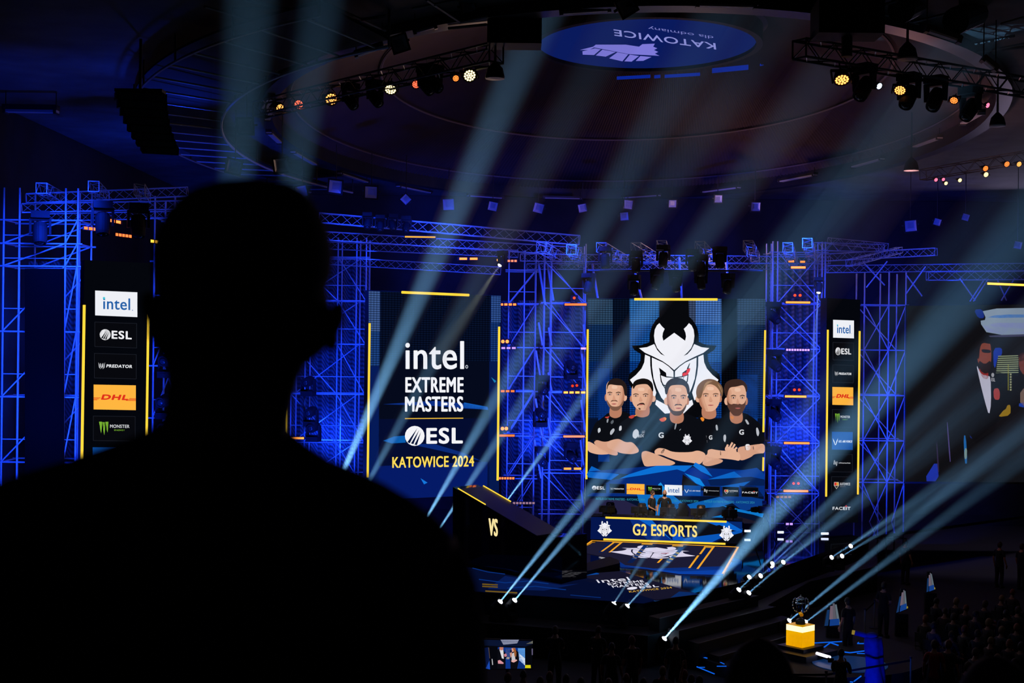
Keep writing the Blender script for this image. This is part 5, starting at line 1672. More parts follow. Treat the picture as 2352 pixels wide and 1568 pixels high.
BP = 48000.0
hid = 'behind the dark man'
B = [
    ('moving light throwing the first of two near-vertical beams up past the dark head', (470, 1330), 45, (584, -100), 26, 125, 3.8),
    ('moving light throwing the second near-vertical beam, on the dome side of the first', (534, 1330), 45, (756, -100), 27, 108, 3.2),
    ('moving light throwing the broad bright beam across the event screen lettering', (731, 1215), 58, (1300, -100), 36, 105, 8.5),
    ('moving light throwing a dimmer beam just beside the broad bright one', (781, 1226), 57, (1500, -96), 36, 110, 1.6),
    ('moving light behind the dark shoulder throwing a beam along the event screen tube', (957, 1228), 56, (1726, -96), 36, 125, 2.5),
    ('moving light behind the dark shoulder throwing a dim beam next to the angled wall', (1000, 1228), 56, (1876, -100), 36, 135, 1.4),
    ('moving light on the front ledge, inner one of the pair below the angled wall', (1150, 1380), 43, (2262, -10), 34, 125, 1.2),
    ('moving light on the front ledge, steps side of the pair below the angled wall', (1183, 1377), 43, (2340, 0), 34, 125, 1.1),
    ('moving light on the angled wall throwing a thin beam up across the middle scaffold', (1161, 1154), 58, (1904, 150), 46, 100, 1.1),
    ('moving light with a faint beam, wall side of the pair before the floor panel', (1411, 1384), 42.3, (1640, 1030), 42, 40, 0.1),
    ('moving light with a thin beam, nearer the steps of the pair before the floor panel', (1442, 1390), 42.2, (1900, 890), 40, 55, 0.3),
    ('moving light low by the steps throwing the strongest diagonal beam', (1527, 1465), 41.5, (2420, 450), 35, 140, 1.7),
    ('moving light in the lowest row of the side platform, nearer the stage', (1698, 1353), 45, (2420, 654), 37, 60, .6),
    ('moving light in the lowest row of the side platform, nearer the trophy', (1721, 1360), 45, (2420, 765), 37, 54, .52),
    ('moving light in the middle row of the side platform, nearer the stage', (1722, 1324), 47.3, (2420, 690), 38, 80, 0.12),
    ('moving light in the middle row of the side platform, nearer the trophy', (1748, 1321), 47.3, (2420, 800), 38, 75, 0.12),
    ('moving light in the upper row of the side platform, nearer the stage', (1775, 1293), 50.3, (2420, 700), 40, 80, 0.16),
    ('moving light in the upper row of the side platform, nearer the sponsor column', (1800, 1290), 50.3, (2420, 830), 40, 75, 0.16),
    ('moving light at the far end of the side platform, first of three from the stage', (1911, 1279), 51.7, (2420, 945), 43, 60, 0.2),
    ('moving light at the far end of the side platform, middle of three', (1935, 1276), 51.7, (2420, 985), 43, 55, 0.15),
    ('moving light at the far end of the side platform, highest of three', (1955, 1253), 53, (2420, 915), 44, 50, 0.15),
    ('moving light beside the glowing yellow cube throwing a bright low beam', (1814, 1424), 44, (2420, 930), 39, 44, .75),
    ('moving light half hidden by the trophy throwing a softer low beam', (1852, 1427), 44, (2420, 1003), 39, 44, .45),
]
for q in B:
    beam(q[0], q[1], q[2], q[3], q[4], q[5], q[6] * BP)
beam('small spot hung above the event screen corner shining down', (1147, 610), 57, (1000, 830), 54.5, 42, .045 * BP, hang=True, col=(.7, .75, .5))
beam('small white spot hung at the slim sponsor column shining straight down', (1880, 673), 58, (1852, 1010), 56, 40, .09 * BP, hang=True, col=(.5, .8, .7))

# carriers for the moving lights that stand above the deck or floor
def pedestal(label, px, py, d, top_off, w=.5):
    p = P(px, py, d); z = p.z - .52
    if z < .1: return
    t = thing('lamp_stand', label, 'stand', (p.x, p.y, 0), 'black stands under moving lights')
    g = SZ if py < 1250 else 0
    MB().box((p.x, p.y, (z + g) / 2), (w, w, max(.05, z - g))).build('stand_box', BLACK, t)


# unlit moving lights on the trusses
UNL = [('first of four on the long high truss from the dark man', 843, 520, 57), ('second of four on the long high truss from the dark man', 873, 526, 57), ('third of four on the long high truss from the dark man', 904, 523, 57), ('fourth of four on the long high truss from the dark man', 932, 528, 57)]
for s, x, y, d in UNL:
    moving_light('dark moving light, ' + s, P(x, y + 4, d - .3), (random.uniform(-.3, .3), -.7, -.8), False, True, 'dark moving lights on the high truss', 1.05)
for i, (x, y) in enumerate(((1390, 622), (1461, 632), (1522, 618), (1591, 628), (1611, 640), (1655, 622))):
    moving_light('black moving light before the truss ends, %s from the event screen' % ORD[i], P(x, y - 6, 54), (random.uniform(-.15, .15), -.25, -1), False, True, 'black moving lights before the truss ends', 1.25)
for i, (x, y) in enumerate(((1348, 678), (1455, 682), (1505, 668), (1555, 674), (1612, 668), (1668, 678))):
    moving_light('black moving light hanging low over the team screen, %s from the event screen' % ORD[i], P(x, y - 4, 54.6), (random.uniform(-.3, .3), -.3, -1), False, True, 'black moving lights low over the team screen', 1.2)
for i, (x, y, d, w) in enumerate(((236, 540, 43.5, 'beside the orange battens'), (318, 545, 43.5, 'over the sponsor column, next to the dark head'), (92, 560, 45.2, 'above the black banner'))):
    moving_light('black moving light hanging %s' % w, P(x, y, d), (.1, -.3, -1), False, True, 'black moving lights over the wide sponsor column', 1.6)
for i, (x, y) in enumerate(((372, 830), (366, 925), (370, 985), (700, 880), (706, 950), (712, 985))):
    moving_light('black moving light on the scaffold edge, %s of six beside the dark head and neck' % ORD[i], P(x, y, 48 if x < 500 else 60.5), (-.3, -1, -.2), False, False, 'black moving lights beside the dark head', 1.5)
for i, (x, y) in enumerate(((1788, 738), (1790, 848), (1788, 962), (1788, 1072))):
    moving_light('black moving light at the post of the crossed scaffold, %s from the top' % ORD[i], P(x, y, 60), (.5, -.8, -.6), False, True, 'black moving lights up the crossed scaffold', 1.5)
for i, (x, y) in enumerate(((1252, 900), (1247, 955), (1250, 1065), (1318, 845), (1318, 1055))):
    moving_light('black moving light inside the middle scaffold, %s of five' % ORD[i], P(x, y, 59.4), (.3, -.9, -.3), False, i % 2 == 0, 'black moving lights in the middle scaffold', 1.4)
# ================================================================ things hung from the roof
# wash lights with LED clusters
def wash_parts():
    m = {}
    b = MB(); b.lathe([(.05, -.26), (.13, -.22), (.17, -.08), (.185, 0), (.165, 0), (.16, -.02)], n=18); m['body'] = b.mesh('body', [BLACK])
    b = MB()
    for s in (-1, 1): b.box((s * .21, 0, -.1), (.03, .06, .36))
    b.box((0, 0, -.28), (.44, .06, .03)); b.tube((0, 0, -.28), (0, 0, -.5), .02, n=6); m['bracket'] = b.mesh('bracket', [BLACK])
    sp_ = [(0, 0)] + [(.062 * math.cos(a), .062 * math.sin(a)) for a in [2 * PI * i / 6 for i in range(6)]] + [(.122 * math.cos(a), .122 * math.sin(a)) for a in [2 * PI * i / 12 + .2 for i in range(12)]]
    for nm, cols in (('amber', '#ff9c4c'), ('red', '#ff5a3c'), ('pink', '#ff6a8c'), ('white', '#cfe0ff'), ('pale', '#ffe7a0'), ('orange', '#ff7430')):
        b = MB()
        for i, (x, y) in enumerate(sp_):
            b.lathe([(.027, 0), (.022, .012), (.001, .016)], (x, y, -.01), (0, 0, 1), 8)
        m[nm] = b.mesh('led_array', [glow(cols, 3.2)], True)
    b = MB(); b.lathe([(.16, -.018), (.001, -.016)], n=18); m['plate'] = b.mesh('lens_plate', [BLACK])
    return m


WP_ = wash_parts()


def wash(label, x, y, d, col, aimv, k=1.0, group=None, beamp=0, lit=None):
    p = P(x, y, d)
    t = thing('wash_light', label, 'stage light', p, group)
    M = aim(V(aimv), (0, 0, 0), k)
    inst('body', WP_['body'], t, M); inst('bracket', WP_['bracket'], t, M); inst('lens_plate', WP_['plate'], t, M)
    o = inst('led_array', WP_[col], t, M)
    if beamp:
        lamp('SPOT', 'wash_lamp', p + V(aimv).normalized() * .1, beamp, lit, p + V(aimv) * 6, spot_size=math.radians(50), spot_blend=1.0, shadow_soft_size=.1)
    return t


DN = (.15, -.75, -.75)
WL = 'on the dark curved truss'
for i, (x, y, d, c, k, av, nm) in enumerate(((643, 247, 40.3, 'amber', .72, (.5, -.6, -.7), 'small amber'), (686, 240, 39.7, 'red', .78, (0, -1, -.35), 'round red'), (761, 228, 38.6, 'amber', 1.05, (.25, -.9, -.5), 'large amber and red'), (897, 206, 36.5, 'pale', .95, (0, -.75, -.8), 'yellow'), (955, 194, 35.6, 'red', .62, (-.2, -1, -.3), 'small red'), (1047, 180, 34.3, 'orange', .5, (.3, -1, -.4), 'tiny orange'), (1079, 174, 33.9, 'pale', .95, (.2, -.9, -.55), 'bright yellow'))):
    wash('%s wash light, %s %s from the head' % (nm, ORD[i], WL), x, y, d, c, av, k, 'wash lights on the dark curved truss')
for i, (x, y, d, c, k, av, nm) in enumerate(((1934, 184, 32.2, 'amber', 1.05, (0, -.6, -.9), 'large amber and pink'), (2020, 198, 33, 'white', .5, (.4, -.8, -.5), 'small white'), (2067, 208, 33.4, 'amber', .85, (-.3, -.7, -.8), 'orange'), (2191, 231, 34.6, 'orange', .62, (-.4, -.7, -.7), 'dim orange'), (2269, 242, 35.4, 'pink', .42, (.5, -.8, -.4), 'tiny pink'))):
    wash('%s wash light, %s on the dark truss under the black hanging box' % (nm, ORD[i]), x, y, d, c, av, k, 'wash lights under the black hanging box')
for i, (x, y, d, c, k, nm) in enumerate(((2150, 413, 48, 'pink', .42, 'tiny pink'), (2167, 412, 48, 'pink', .38, 'tiny red'), (2173, 421, 48, 'pale', .42, 'tiny yellow'), (2205, 414, 47.5, 'pale', .45, 'small pale yellow'), (2264, 387, 46.5, 'orange', .6, 'orange'), (2265, 401, 46.5, 'pale', .55, 'pale yellow low'), (2313, 377, 46, 'orange', .6, 'orange end'), (2341, 377, 45.6, 'amber', .55, 'amber end'))):
    wash('%s wash light, %s on the thin truss above the blue roof patch' % (nm, ORD[i]), x, y, d, c, (.2, -.9, -.4), k, 'wash lights on the thin dark truss')
MLR = [(815, 246, 37.8, (.5, -.5, -.7)), (872, 240, 37, (.5, -.5, -.7)), (990, 212, 35.2, (.5, -.5, -.7)), (1010, 205, 35, (.6, -.6, -.6))]
for i, (x, y, d, a) in enumerate(MLR):
    moving_light('unlit moving light hung between amber lamps, %s from the dark man' % ORD[i], P(x, y, d), a, False, True, 'unlit moving lights on the dark curved truss', 1.1)
for i, (x, y, d, a) in enumerate(((1972, 225, 32.5, (-.5, -.4, -.8)), (2078, 245, 33.5, (-.4, -.4, -.8)), (2140, 250, 34.2, (-.4, -.4, -.8)), (2215, 272, 35, (-.5, -.3, -.7)))):
    moving_light('unlit moving light pointing down at the stage, %s from the black hanging box' % ORD[i], P(x, y, d), a, False, True, 'unlit moving lights under the black hanging box', 1.3)

# linear lights round the rim of the dome
LT = mat('lamp_diffuser', (.42, .42, .5), 0.5, noise=(3, .1))
def linear(label, a, b, z=None, d=None, w=.22, h=.10, group='linear lights round the dome rim', m=None):
    p, q = (on_z(*a, z), on_z(*b, z)) if z else (P(*a, d), P(*b, d))
    t = thing('linear_light', label, 'light fitting', (p + q) / 2, group)
    dr = (q - p); L = dr.length; dr.normalize(); sd = V((-dr.y, dr.x, 0)).normalized(); R = Matrix((dr, sd, dr.cross(sd))).transposed()
    MB().box((p + q) / 2 + V((0, 0, h)), (L, w, h), R).build('housing', DARKSTEEL, t)
    MB().box((p + q) / 2 + V((0, 0, h * .35)), (L * .98, w * .85, h * .6), R).build('diffuser', m or LT, t)
    for e in (p.lerp(q, .04), p.lerp(q, .96)):
        MB().box(e + V((0, 0, h * .5)), (.08, w * 1.05, h * 1.5), R).tube(e + V((0, 0, h)), V((e.x, e.y, max(e.z + .3, 16.98))), .015, n=5).build('end_cap', DARKSTEEL, t)


RIM = [((606, 252), (624, 226)), ((614, 278), (622, 250)), ((617, 306), (644, 331)), ((672, 350), (726, 381)), ((779, 399), (845, 421)), ((913, 429), (990, 445)), ((1073, 451), (1156, 457)), ((1246, 456), (1336, 458)), ((1429, 456), (1516, 450)), ((1612, 443), (1699, 432)), ((1790, 419), (1874, 403)), ((1956, 386), (2028, 366)), ((2098, 340), (2160, 318)), ((2209, 287), (2256, 261))]
for i, (a, b) in enumerate(RIM):
    linear('pale linear light on the dome rim, %s going round from the dark man' % (ORD[i] if i < 12 else ('thirteenth', 'fourteenth')[i - 12]), a, b, z=16.6)
linear('white linear light by the rim beside the black hanging box', (2126, 72), (2206, 99), d=31)
linear('white bent linear light at the far turn of the rim', (2258, 140), (2288, 164), d=33)
linear('bright white linear light above the round screen', (1596, 15), (1740, 19), d=31, w=.16)
linear('grey linear light above the round screen lettering', (1284, 34), (1404, 26), d=31.5, w=.14)
linear('grey linear light between the dark truss and the tilted floodlight', (815, 132), (880, 110), d=34)
linear('thin grey linear light near the top of the roof grid', (950, 78), (1002, 64), d=33, w=.1)
linear('bright blue-lit linear light on the roof panel at the edge', (-10, 82), (132, 98), d=37.5, w=.2)
linear('blue-lit linear light fixed lower on the roof panel at the edge', (8, 258), (134, 260), d=44, w=.34, h=.16)

# square floodlights
FG = mat('floodlight_glass', (.5, .5, .6), .25, noise=(2, .15))
FGD = mat('floodlight_reflector', (.25, .26, .34), .3, noise=(4, .4))


def flood(label, x, y, d, s, tilt=0.0, look=(0, -1, -.35), group='square floodlights round the dome'):
    s = s * .85
    c = P(x, y, d)
    t = thing('floodlight', label, 'light fitting', c, group)
    L = V(look).normalized(); k = s * d / F
    xa = L.cross(V((0, 0, 1))).normalized(); ya = xa.cross(L).normalized()
    ct, st_ = math.cos(tilt), math.sin(tilt)
    xa, ya = xa * ct + ya * st_, ya * ct - xa * st_
    R = Matrix((xa, ya, L)).transposed()
    q = lambda a, b, z: c + R @ V((a * k / 2, b * k / 2, z * k))
    sq = lambda f, z, g=1.0: [q(-f, -f * g, z), q(f, -f * g, z), q(f, f * g, z), q(-f, f * g, z)]
    MB().rings([sq(.55, -.75), sq(1.15, -.30), sq(1.25, 0), sq(1.0, 0), sq(.98, -.06)], cap=False).poly(sq(.55, -.75)).build('housing', BLACK, t)
    rf = MB().rings([sq(.98, -.06), sq(.55, -.30)], cap=False).build('reflector', FG, t)
    MB().poly(sq(.55, -.30)).build('lamp_plate', FGD, t)
    mb = MB(); mb.box(c + R @ V((0, 0, -.5 * k)), (k * 1.5, .05, .05), R)
    tp_ = q(0, 0, -.6); mb.tube(tp_, V((tp_.x, tp_.y, max(tp_.z + .3, 16.98))), .018, n=6); mb.build('bracket', DARKSTEEL, t)


FL = [(563, 290, 42, 40, 0), (537, 383, 47, 36, .25), (645, 380, 47, 36, -.1), (692, 440, 54, 30, -.2), (770, 429, 55, 34, .12), (852, 442, 57, 32, .05), (932, 458, 58, 22, .8), (1030, 470, 62, 30, -.05), (1132, 474, 64, 24, .2), (1237, 478, 66, 26, .25), (1338, 478, 67, 22, -.2), (1443, 470, 67, 24, .1), (1434, 497, 60, 22, -.1), (1545, 468, 66, 20, 0), (1650, 457, 64, 20, 0), (1736, 475, 62, 24, 0)]
for i, (x, y, d, s, tl) in enumerate(FL):
    flood('square floodlight under the dome rim, %s going round from the dark man' % (ORD[i] if i < 12 else ('thirteenth', 'fourteenth', 'fifteenth', 'sixteenth')[i - 12]), x, y, d, s, tl)
flood('large tilted floodlight under the dark roof grid', 918, 100, 34, 40, -.35, (.2, -1, -.3))
flood('large tilted floodlight hanging in front of the round screen edge', 1440, 14, 31, 44, -.6, (.3, -1, -.3))
flood('dark floodlight high in the roof grid near the middle beam', 1075, 12, 32, 36, -.3, (.2, -1, -.3))
flood('large blue-lit floodlight on the blue roof patch', 2092, 519, 62, 30, -.1, (-.2, -1, -.3))
flood('small blue-lit floodlight, second on the blue roof patch', 2153, 510, 63, 18, .3, (-.3, -1, -.3))
flood('small blue-lit floodlight, third on the blue roof patch', 2218, 499, 62, 18, .3, (-.3, -1, -.3))
flood('small blue-lit floodlight lowest at the edge of the blue patch', 2338, 563, 60, 20, .2, (-.3, -1, -.3))

# catwalk round the dome
cw = thing('catwalk', 'dark curved catwalk with thin handrails under the roof', 'catwalk', (EC.x - 14, 42, 16.2))
A0_, A1_ = PI * 0.80, PI * 1.34
inr = ell(1.115, 1.07, 16.15, 60, A0_, A1_, False); otr = ell(1.33, 1.20, 16.3, 60, A0_, A1_, False)
MB().path(inr, .045, 5).build('handrail', STEEL, cw)
MB().path(otr, .04, 5).build('handrail', mat('dull_steel', (.2, .2, .21), .5), cw)
mb = MB()
lo_i = [p + V((0, 0, .15)) for p in inr]; lo_o = [p + V((0, 0, .25)) for p in otr]
for i in range(60):
    mb.add([lo_i[i], lo_i[i + 1], lo_o[i + 1], lo_o[i], lo_i[i] + V((0, 0, .06)), lo_i[i + 1] + V((0, 0, .06)), lo_o[i + 1] + V((0, 0, .06)), lo_o[i] + V((0, 0, .06))], [(0, 1, 2, 3), (7, 6, 5, 4), (0, 4, 5, 1), (2, 6, 7, 3)])
mb.build('deck', BLACKM, cw)
for i in range(2, 60, 3):
    bar('cross_tube', cw, inr[i] + V((0, 0, .03)), otr[i] + V((0, 0, .03)), .03)
for i in range(0, 61, 6):
    bar('hanger', cw, inr[i], inr[i] + V((0, 0, .9)), .03, UTD); bar('hanger', cw, otr[i], otr[i] + V((0, 0, .75)), .03, UTD)

# roof grid of thin channels near the top of the picture
rg = thing('ceiling_grid', 'thin dark channel grid hung under the roof above the curved truss', 'ceiling grid', on_z(700, 40, 16.7))
GR = mat('grid_channel', (.12, .12, .13), .5)
UTG = MB().tube((0, 0, 0), (0, 0, 1), 1, n=5).mesh('channel', [GR])
def grid_bar(p, q): bar('channel', rg, p, q, .035, UTG)

for a, b in (((470, 15), (590, 50)), ((590, 50), (735, 0)), ((570, 68), (740, 4)), ((735, 2), (885, 70)), ((690, 65), (888, 36)), ((885, 66), (800, 62)), ((948, 20), (1052, 0)), ((980, 0), (1055, 50)), ((1055, 52), (1118, 38)), ((615, 64), (720, 92)), ((540, 20), (662, 16)), ((560, 0), (662, 20)), ((1030, 65), (1118, 56))):
    p, q = on_z(*a, 16.7), on_z(*b, 16.7); grid_bar(p, q)
for a, b in (((2020, 30), (2110, 55)), ((2100, 50), (2190, 28)), ((2000, 20), (2060, 2)), ((2150, 75), (2260, 50)), ((2240, 100), (2330, 82)), ((2230, 120), (2352, 108)), ((2300, 55), (2352, 40)), ((2280, 115), (2352, 100))):
    p, q = on_z(*a, 16.8), on_z(*b, 16.8); grid_bar(p, q)
for i, (a, b, r) in enumerate((((2070, 22), (2100, 8), .3), ((2195, 48), (2240, 30), .3))):
    p, q = P(*a, 31), P(*b, 32)
    tag(MB().tube(p, q, r, n=14).build('ventilation_duct', mat('duct_metal', (.05, .05, .055), .5, .4)), 'dark round ventilation duct stub, the %s from the black hanging box' % ('first', 'second')[i], 'duct')

# speakers
la = thing('line_array_speaker', 'curved black line array speaker hanging under the catwalk', 'speaker', P(350, 365, 36))
pts = [(322, 215), (324, 233), (328, 251), (333, 269), (339, 287), (346, 304), (354, 320), (362, 335), (371, 349)]
for i, (a, b) in enumerate(zip(pts, pts[1:])):
    p, q = P(*a, 36), P(*b, 36); m = (p + q) / 2
    R = Matrix.Rotation(.35, 3, 'Z') @ Matrix.Rotation(.06 + .035 * i, 3, 'X')
    bx_ = MB().box(m, (1.25 - i * .05, .55, (p - q).length * .96), R).build('cabinet', BLACK, la)
    sub(MB().box(m + R @ V((0, -.285, 0)), (1.12 - i * .05, .02, (p - q).length * .8), R), 'grille', DARKSTEEL, bx_, la)
MB().tube(P(322, 215, 36), P(322, 215, 36) + V((0, 0, 16.95 - P(322, 215, 36).z)), .04, n=6).box(P(322, 210, 36), (1.2, .4, .08)).build('rigging_frame', DARKSTEEL, la)
c = P(1946, 30, 31)
hb = thing('hanging_speaker', 'big black box hanging in the upper corner above the lighting truss', 'speaker', c)
MB().box(c + V((0, 0, .15)), (1.42, .9, 1.35)).build('cabinet', BLACK, hb)
MB().box(c + V((0, -.46, .15)), (1.3, .03, 1.22)).build('grille', BLACKM, hb)
MB().tube(c + V((0, 0, -.5)), c + V((0, 0, -.95)), .12, n=12).build('stem', BLACK, hb)
MB().tube(c + V((0, 0, .8)), c + V((0, 0, 1.4)), .05, n=8).build('rigging_pole', DARKSTEEL, hb)
c = P(1182, 50, 33)
hb = thing('hanging_speaker', 'black flat speaker cluster hanging beside the round screen', 'speaker', c)
MB().box(c, (1.25, .8, 1.15)).build('cabinet', BLACK, hb)
MB().box(c + V((0, -.41, 0)), (1.15, .03, 1.05)).build('grille', BLACKM, hb)
MB().tube(c + V((0, 0, .55)), c + V((0, 0, 1.2)), .05, n=8).build('rigging_pole', DARKSTEEL, hb)
for i, (x, y, d, w, lb) in enumerate(((1137, 181, 33, 44, 'beside the end of the curved lighting truss'), (2084, 137, 31.5, 46, 'before the truss under the hanging box'), (2291, 290, 38, 36, 'near the far turn of the dome rim'), (2093, 392, 46, 34, 'above the blue roof patch'), (1195, 107, 34, 46, 'between hanging speaker and round screen'))):
    c = P(x, y, d); r = w / 2 * d / F
    t = thing('dome_speaker', 'round downward speaker with a pale flat bottom %s' % lb, 'speaker', c, 'round downward speakers')
    MB().lathe([(r * .98, .03), (r, .06), (r * .8, r * 1.1), (r * .35, r * 1.6), (.03, r * 1.8), (.02, max(r * 1.8 + .6, 16.95 - c.z))], c, (0, 0, 1), 20).build('shell', BLACK, t)
    MB().lathe([(r, .03), (r, 0.0), (.01, -.01)], c, (0, 0, 1), 24).build('bottom_plate', mat('plate_pale', (.22, .24, .27), .5), t)
# windows of blue light between screen and dome
bw = thing('blue_light_strip', 'narrow blue-lit openings under the rim of the round screen', 'light', P(1600, 160, 56))
mb = MB()
for a, b, h in (((1417, 179), (1494, 175), 7), ((1503, 176), (1517, 175), 7), ((1527, 175), (1608, 170), 7), ((1636, 162), (1719, 154), 11), ((1746, 146), (1828, 131), 10)):
    p, q = P(*a, 56), P(*b, 56); hh = V((0, 0, h * 56 / F / 2))
    mb.prism([p - hh, q - hh, q + hh, p + hh], (0, .06, 0))
mb.build('opening', glow('#0a2696', .9), bw)
# ================================================================ trophy island and arena floor
IZ = 0.35
c0 = zs(1838, 1486, IZ)
isl = thing('round_platform', 'low dark round platform with blue LED lines round the trophy cube', 'platform', (c0.x, c0.y - .6, 0))
IC = V((c0.x + .1, c0.y - .5, 0))
ringp = lambda r, z: [V((IC.x + r * math.cos(2 * PI * i / 48), IC.y + r * .95 * math.sin(2 * PI * i / 48), z)) for i in range(48)]
MB().rings([ringp(3.5, 0.004), ringp(3.5, IZ)]).build('deck', mat('platform_carpet', '#191622', .8, noise=(8, .3)), isl)
A = Art(Plane((0, 0, IZ), (0, 0, 1)))
LN = '#0d5cd8'
q2 = lambda x, y: (1600 + x / 3.128, 1150 + y / 3.128)
q8 = lambda x, y: (1740 + x / 6.878, 1340 + y / 6.878)
for pts, w in (([q2(0, 1110), q2(150, 1148), q2(375, 1048), q2(400, 1070)], 2.6), ([q2(150, 1148), q2(200, 1172)], 2), ([q2(155, 1098), q2(290, 1108)], 2), ([q2(0, 1190), q2(130, 1243)], 2.6), ([q2(145, 1187), q2(215, 1187)], 2), ([q2(5, 1195), q2(60, 1195)], 2),
               ([q8(900, 936), q8(1390, 910)], 2.4), ([q8(1030, 1020), q8(1150, 930), q8(1280, 975)], 3), ([q8(930, 1045), q8(1030, 1020), q8(1215, 1050)], 2.2), ([q8(930, 1012), q8(1030, 1022)], 2), ([q8(1350, 1075), q8(1460, 1090), q8(1722, 1058)], 2.8), ([q8(1570, 1100), q8(1722, 1106)], 2), ([q8(1575, 945), q8(1722, 945)], 2.4), ([q8(1575, 945), q8(1600, 922)], 2), ([q8(1440, 1205), q8(1700, 1222), q8(1730, 1205)], 2), ([q8(1350, 1165), q8(1460, 1205)], 2.5),
               ([q8(980, 1100), q8(1240, 1145), q8(1270, 1200)], 5), ([q8(1520, 1545), q8(1640, 1455)], 3), ([q8(1460, 1550), q8(1510, 1555)], 3), ([q2(590, 1000), q2(582, 1020), q2(592, 1040)], 2.4)):
    A.line(pts, w, LN)
A.build('led_line', isl)
gl = MB(); cc = zs(1952, 1525, IZ)
MB().lathe([(1.05, .0), (1.05, .02), (.01, .022)], (cc.x, cc.y, IZ), (0, 0, 1), 32).build('blue_disc', mat('blue_disc', '#0c3a78', .5, emit=.10, ecol='#1c6ac8'), isl)

# stepped base, cube and trophy
cube_c = zs(1838, 1481, IZ + .28); cube_c.z = IZ
bs = thing('plinth_base', 'low square dark base under the glowing yellow cube', 'plinth', (cube_c.x, cube_c.y, IZ))
R45 = Matrix.Rotation(PI / 4 - .06, 3, 'Z')
MB().box((cube_c.x, cube_c.y - .1, IZ + .09), (1.5, 1.5, .18), R45).box((cube_c.x, cube_c.y, IZ + .23), (.95, .95, .10), R45).build('slab', mat('plinth_dark', '#23222e', .5, noise=(4, .2)), bs)
z0 = IZ + .28; hc = .61
cb = thing('trophy_cube', 'glowing yellow cube plinth carrying the trophy', 'plinth', (cube_c.x, cube_c.y, z0))
s = .58
MB().box((cube_c.x, cube_c.y, z0 + hc * .36), (s, s, hc * .72), R45).build('lower_panel', mat('yellow_panel', '#e0a000', .35, emit=.9, ecol='#f0a800'), cb)
MB().box((cube_c.x, cube_c.y, z0 + hc * .855), (s, s, hc * .27), R45).build('light_band', mat('yellow_band', '#fff0c0', .35, emit=1.5, ecol='#ffeab0'), cb)
MB().box((cube_c.x, cube_c.y, z0 + hc * .995), (s, s, .012), R45).build('top_panel', mat('yellow_top', '#d89a00', .35, emit=.5, ecol='#dc9c00'), cb)
tz = z0 + hc * .995 + .006
tr = thing('trophy_cup', 'silver two-handled trophy cup with a dark round base on the yellow cube', 'trophy', (cube_c.x, cube_c.y, tz))
to = V((cube_c.x, cube_c.y, tz))
CHR = mat('silver_chrome', (.75, .77, .8), .08, 1.0); GOLDT = mat('gold_badge', '#d88a10', .3, .6, emit=.25, ecol='#e08a10')
MB().lathe([(.145, 0), (.145, .02), (.14, .10), (.12, .14), (.06, .165), (.035, .18), (.03, .22)], to, n=28).build('base', mat('trophy_black', (.02, .02, .018), .12), tr)
MB().lathe([(.03, .20), (.05, .225), (.03, .25), (.045, .28), (.075, .32), (.115, .40), (.14, .50), (.145, .58), (.148, .63), (.13, .635), (.14, .66), (.13, .72), (.09, .775), (.04, .80), (.015, .82), (.02, .845), (.001, .862)], to, n=32).build('cup', CHR, tr, True)
for sx in (-1, 1):
    pts = [to + V((sx * x, 0, z)) for x, z in ((.10, .36), (.16, .38), (.215, .46), (.235, .56), (.225, .66), (.19, .74), (.15, .76), (.135, .72))]
    MB().path(pts, .018, 8).build('handle', CHR, tr, True)
MB().poly([to + V((x, -.15 + .12 * abs(x), z)) for x, z in ((-.06, .30), (-.03, .345), (0, .325), (.03, .345), (.06, .30), (.04, .25), (-.04, .25))]).build('badge', GOLDT, tr)
lb = zs(1876, 1500, IZ + .2), zs(1906, 1509, IZ + .2)
t = thing('led_bar', 'short white LED bar glowing on the trophy base corner', 'stage light', (lb[0] + lb[1]) / 2)
MB().tube(lb[0], lb[1], .045, n=8).build('led_strip', glow('#efe6ff', 3), t); MB().tube(lb[0] + V((0, .05, -.05)), lb[1] + V((0, .05, -.05)), .05, n=6).build('housing', BLACK, t)

# blue-lit draped stand
dp = zs(2010, 1580, .05); z = .02
t = thing('draped_stand', 'tall blue-lit draped stand with an arm beside the trophy platform', 'stand', (dp.x, dp.y, z))
rs = []
for k in range(11):
    f = k / 10; h = z + 1.42 * f; w = .27 - .05 * f + .015 * math.sin(9 * f)
    rs.append([V((dp.x + math.cos(a) * w * (1 + .13 * math.sin(5 * a + 6 * f)) - .05 * f, dp.y + math.sin(a) * w * .8 * (1 + .12 * math.cos(4 * a)), h)) for a in [2 * PI * i / 40 for i in range(40)]])
CLB = mat('blue_cloth', '#1a3ab4', .8, noise=(7, .5))
MB().rings(rs).build('cloth', CLB, t, True)
MB().tube((dp.x - .08, dp.y, z + 1.42), (dp.x - .55, dp.y + .1, z + 1.52), .07, n=10).ball((dp.x - .1, dp.y, z + 1.46), (.17, .15, .10)).build('arm', CLB, t, True)
MB().tube((dp.x - .55, dp.y + .1, z + 1.52), (dp.x - .62, dp.y + .11, z + 1.53), .06, n=10).build('end_light', glow('#a08838', .7), t)
lamp('SPOT', 'drape_flood', (dp.x - 1.8, dp.y - 3.0, .25), 260, BLUE2, (dp.x, dp.y, .9), spot_size=math.radians(40), spot_blend=.8, shadow_soft_size=.1)

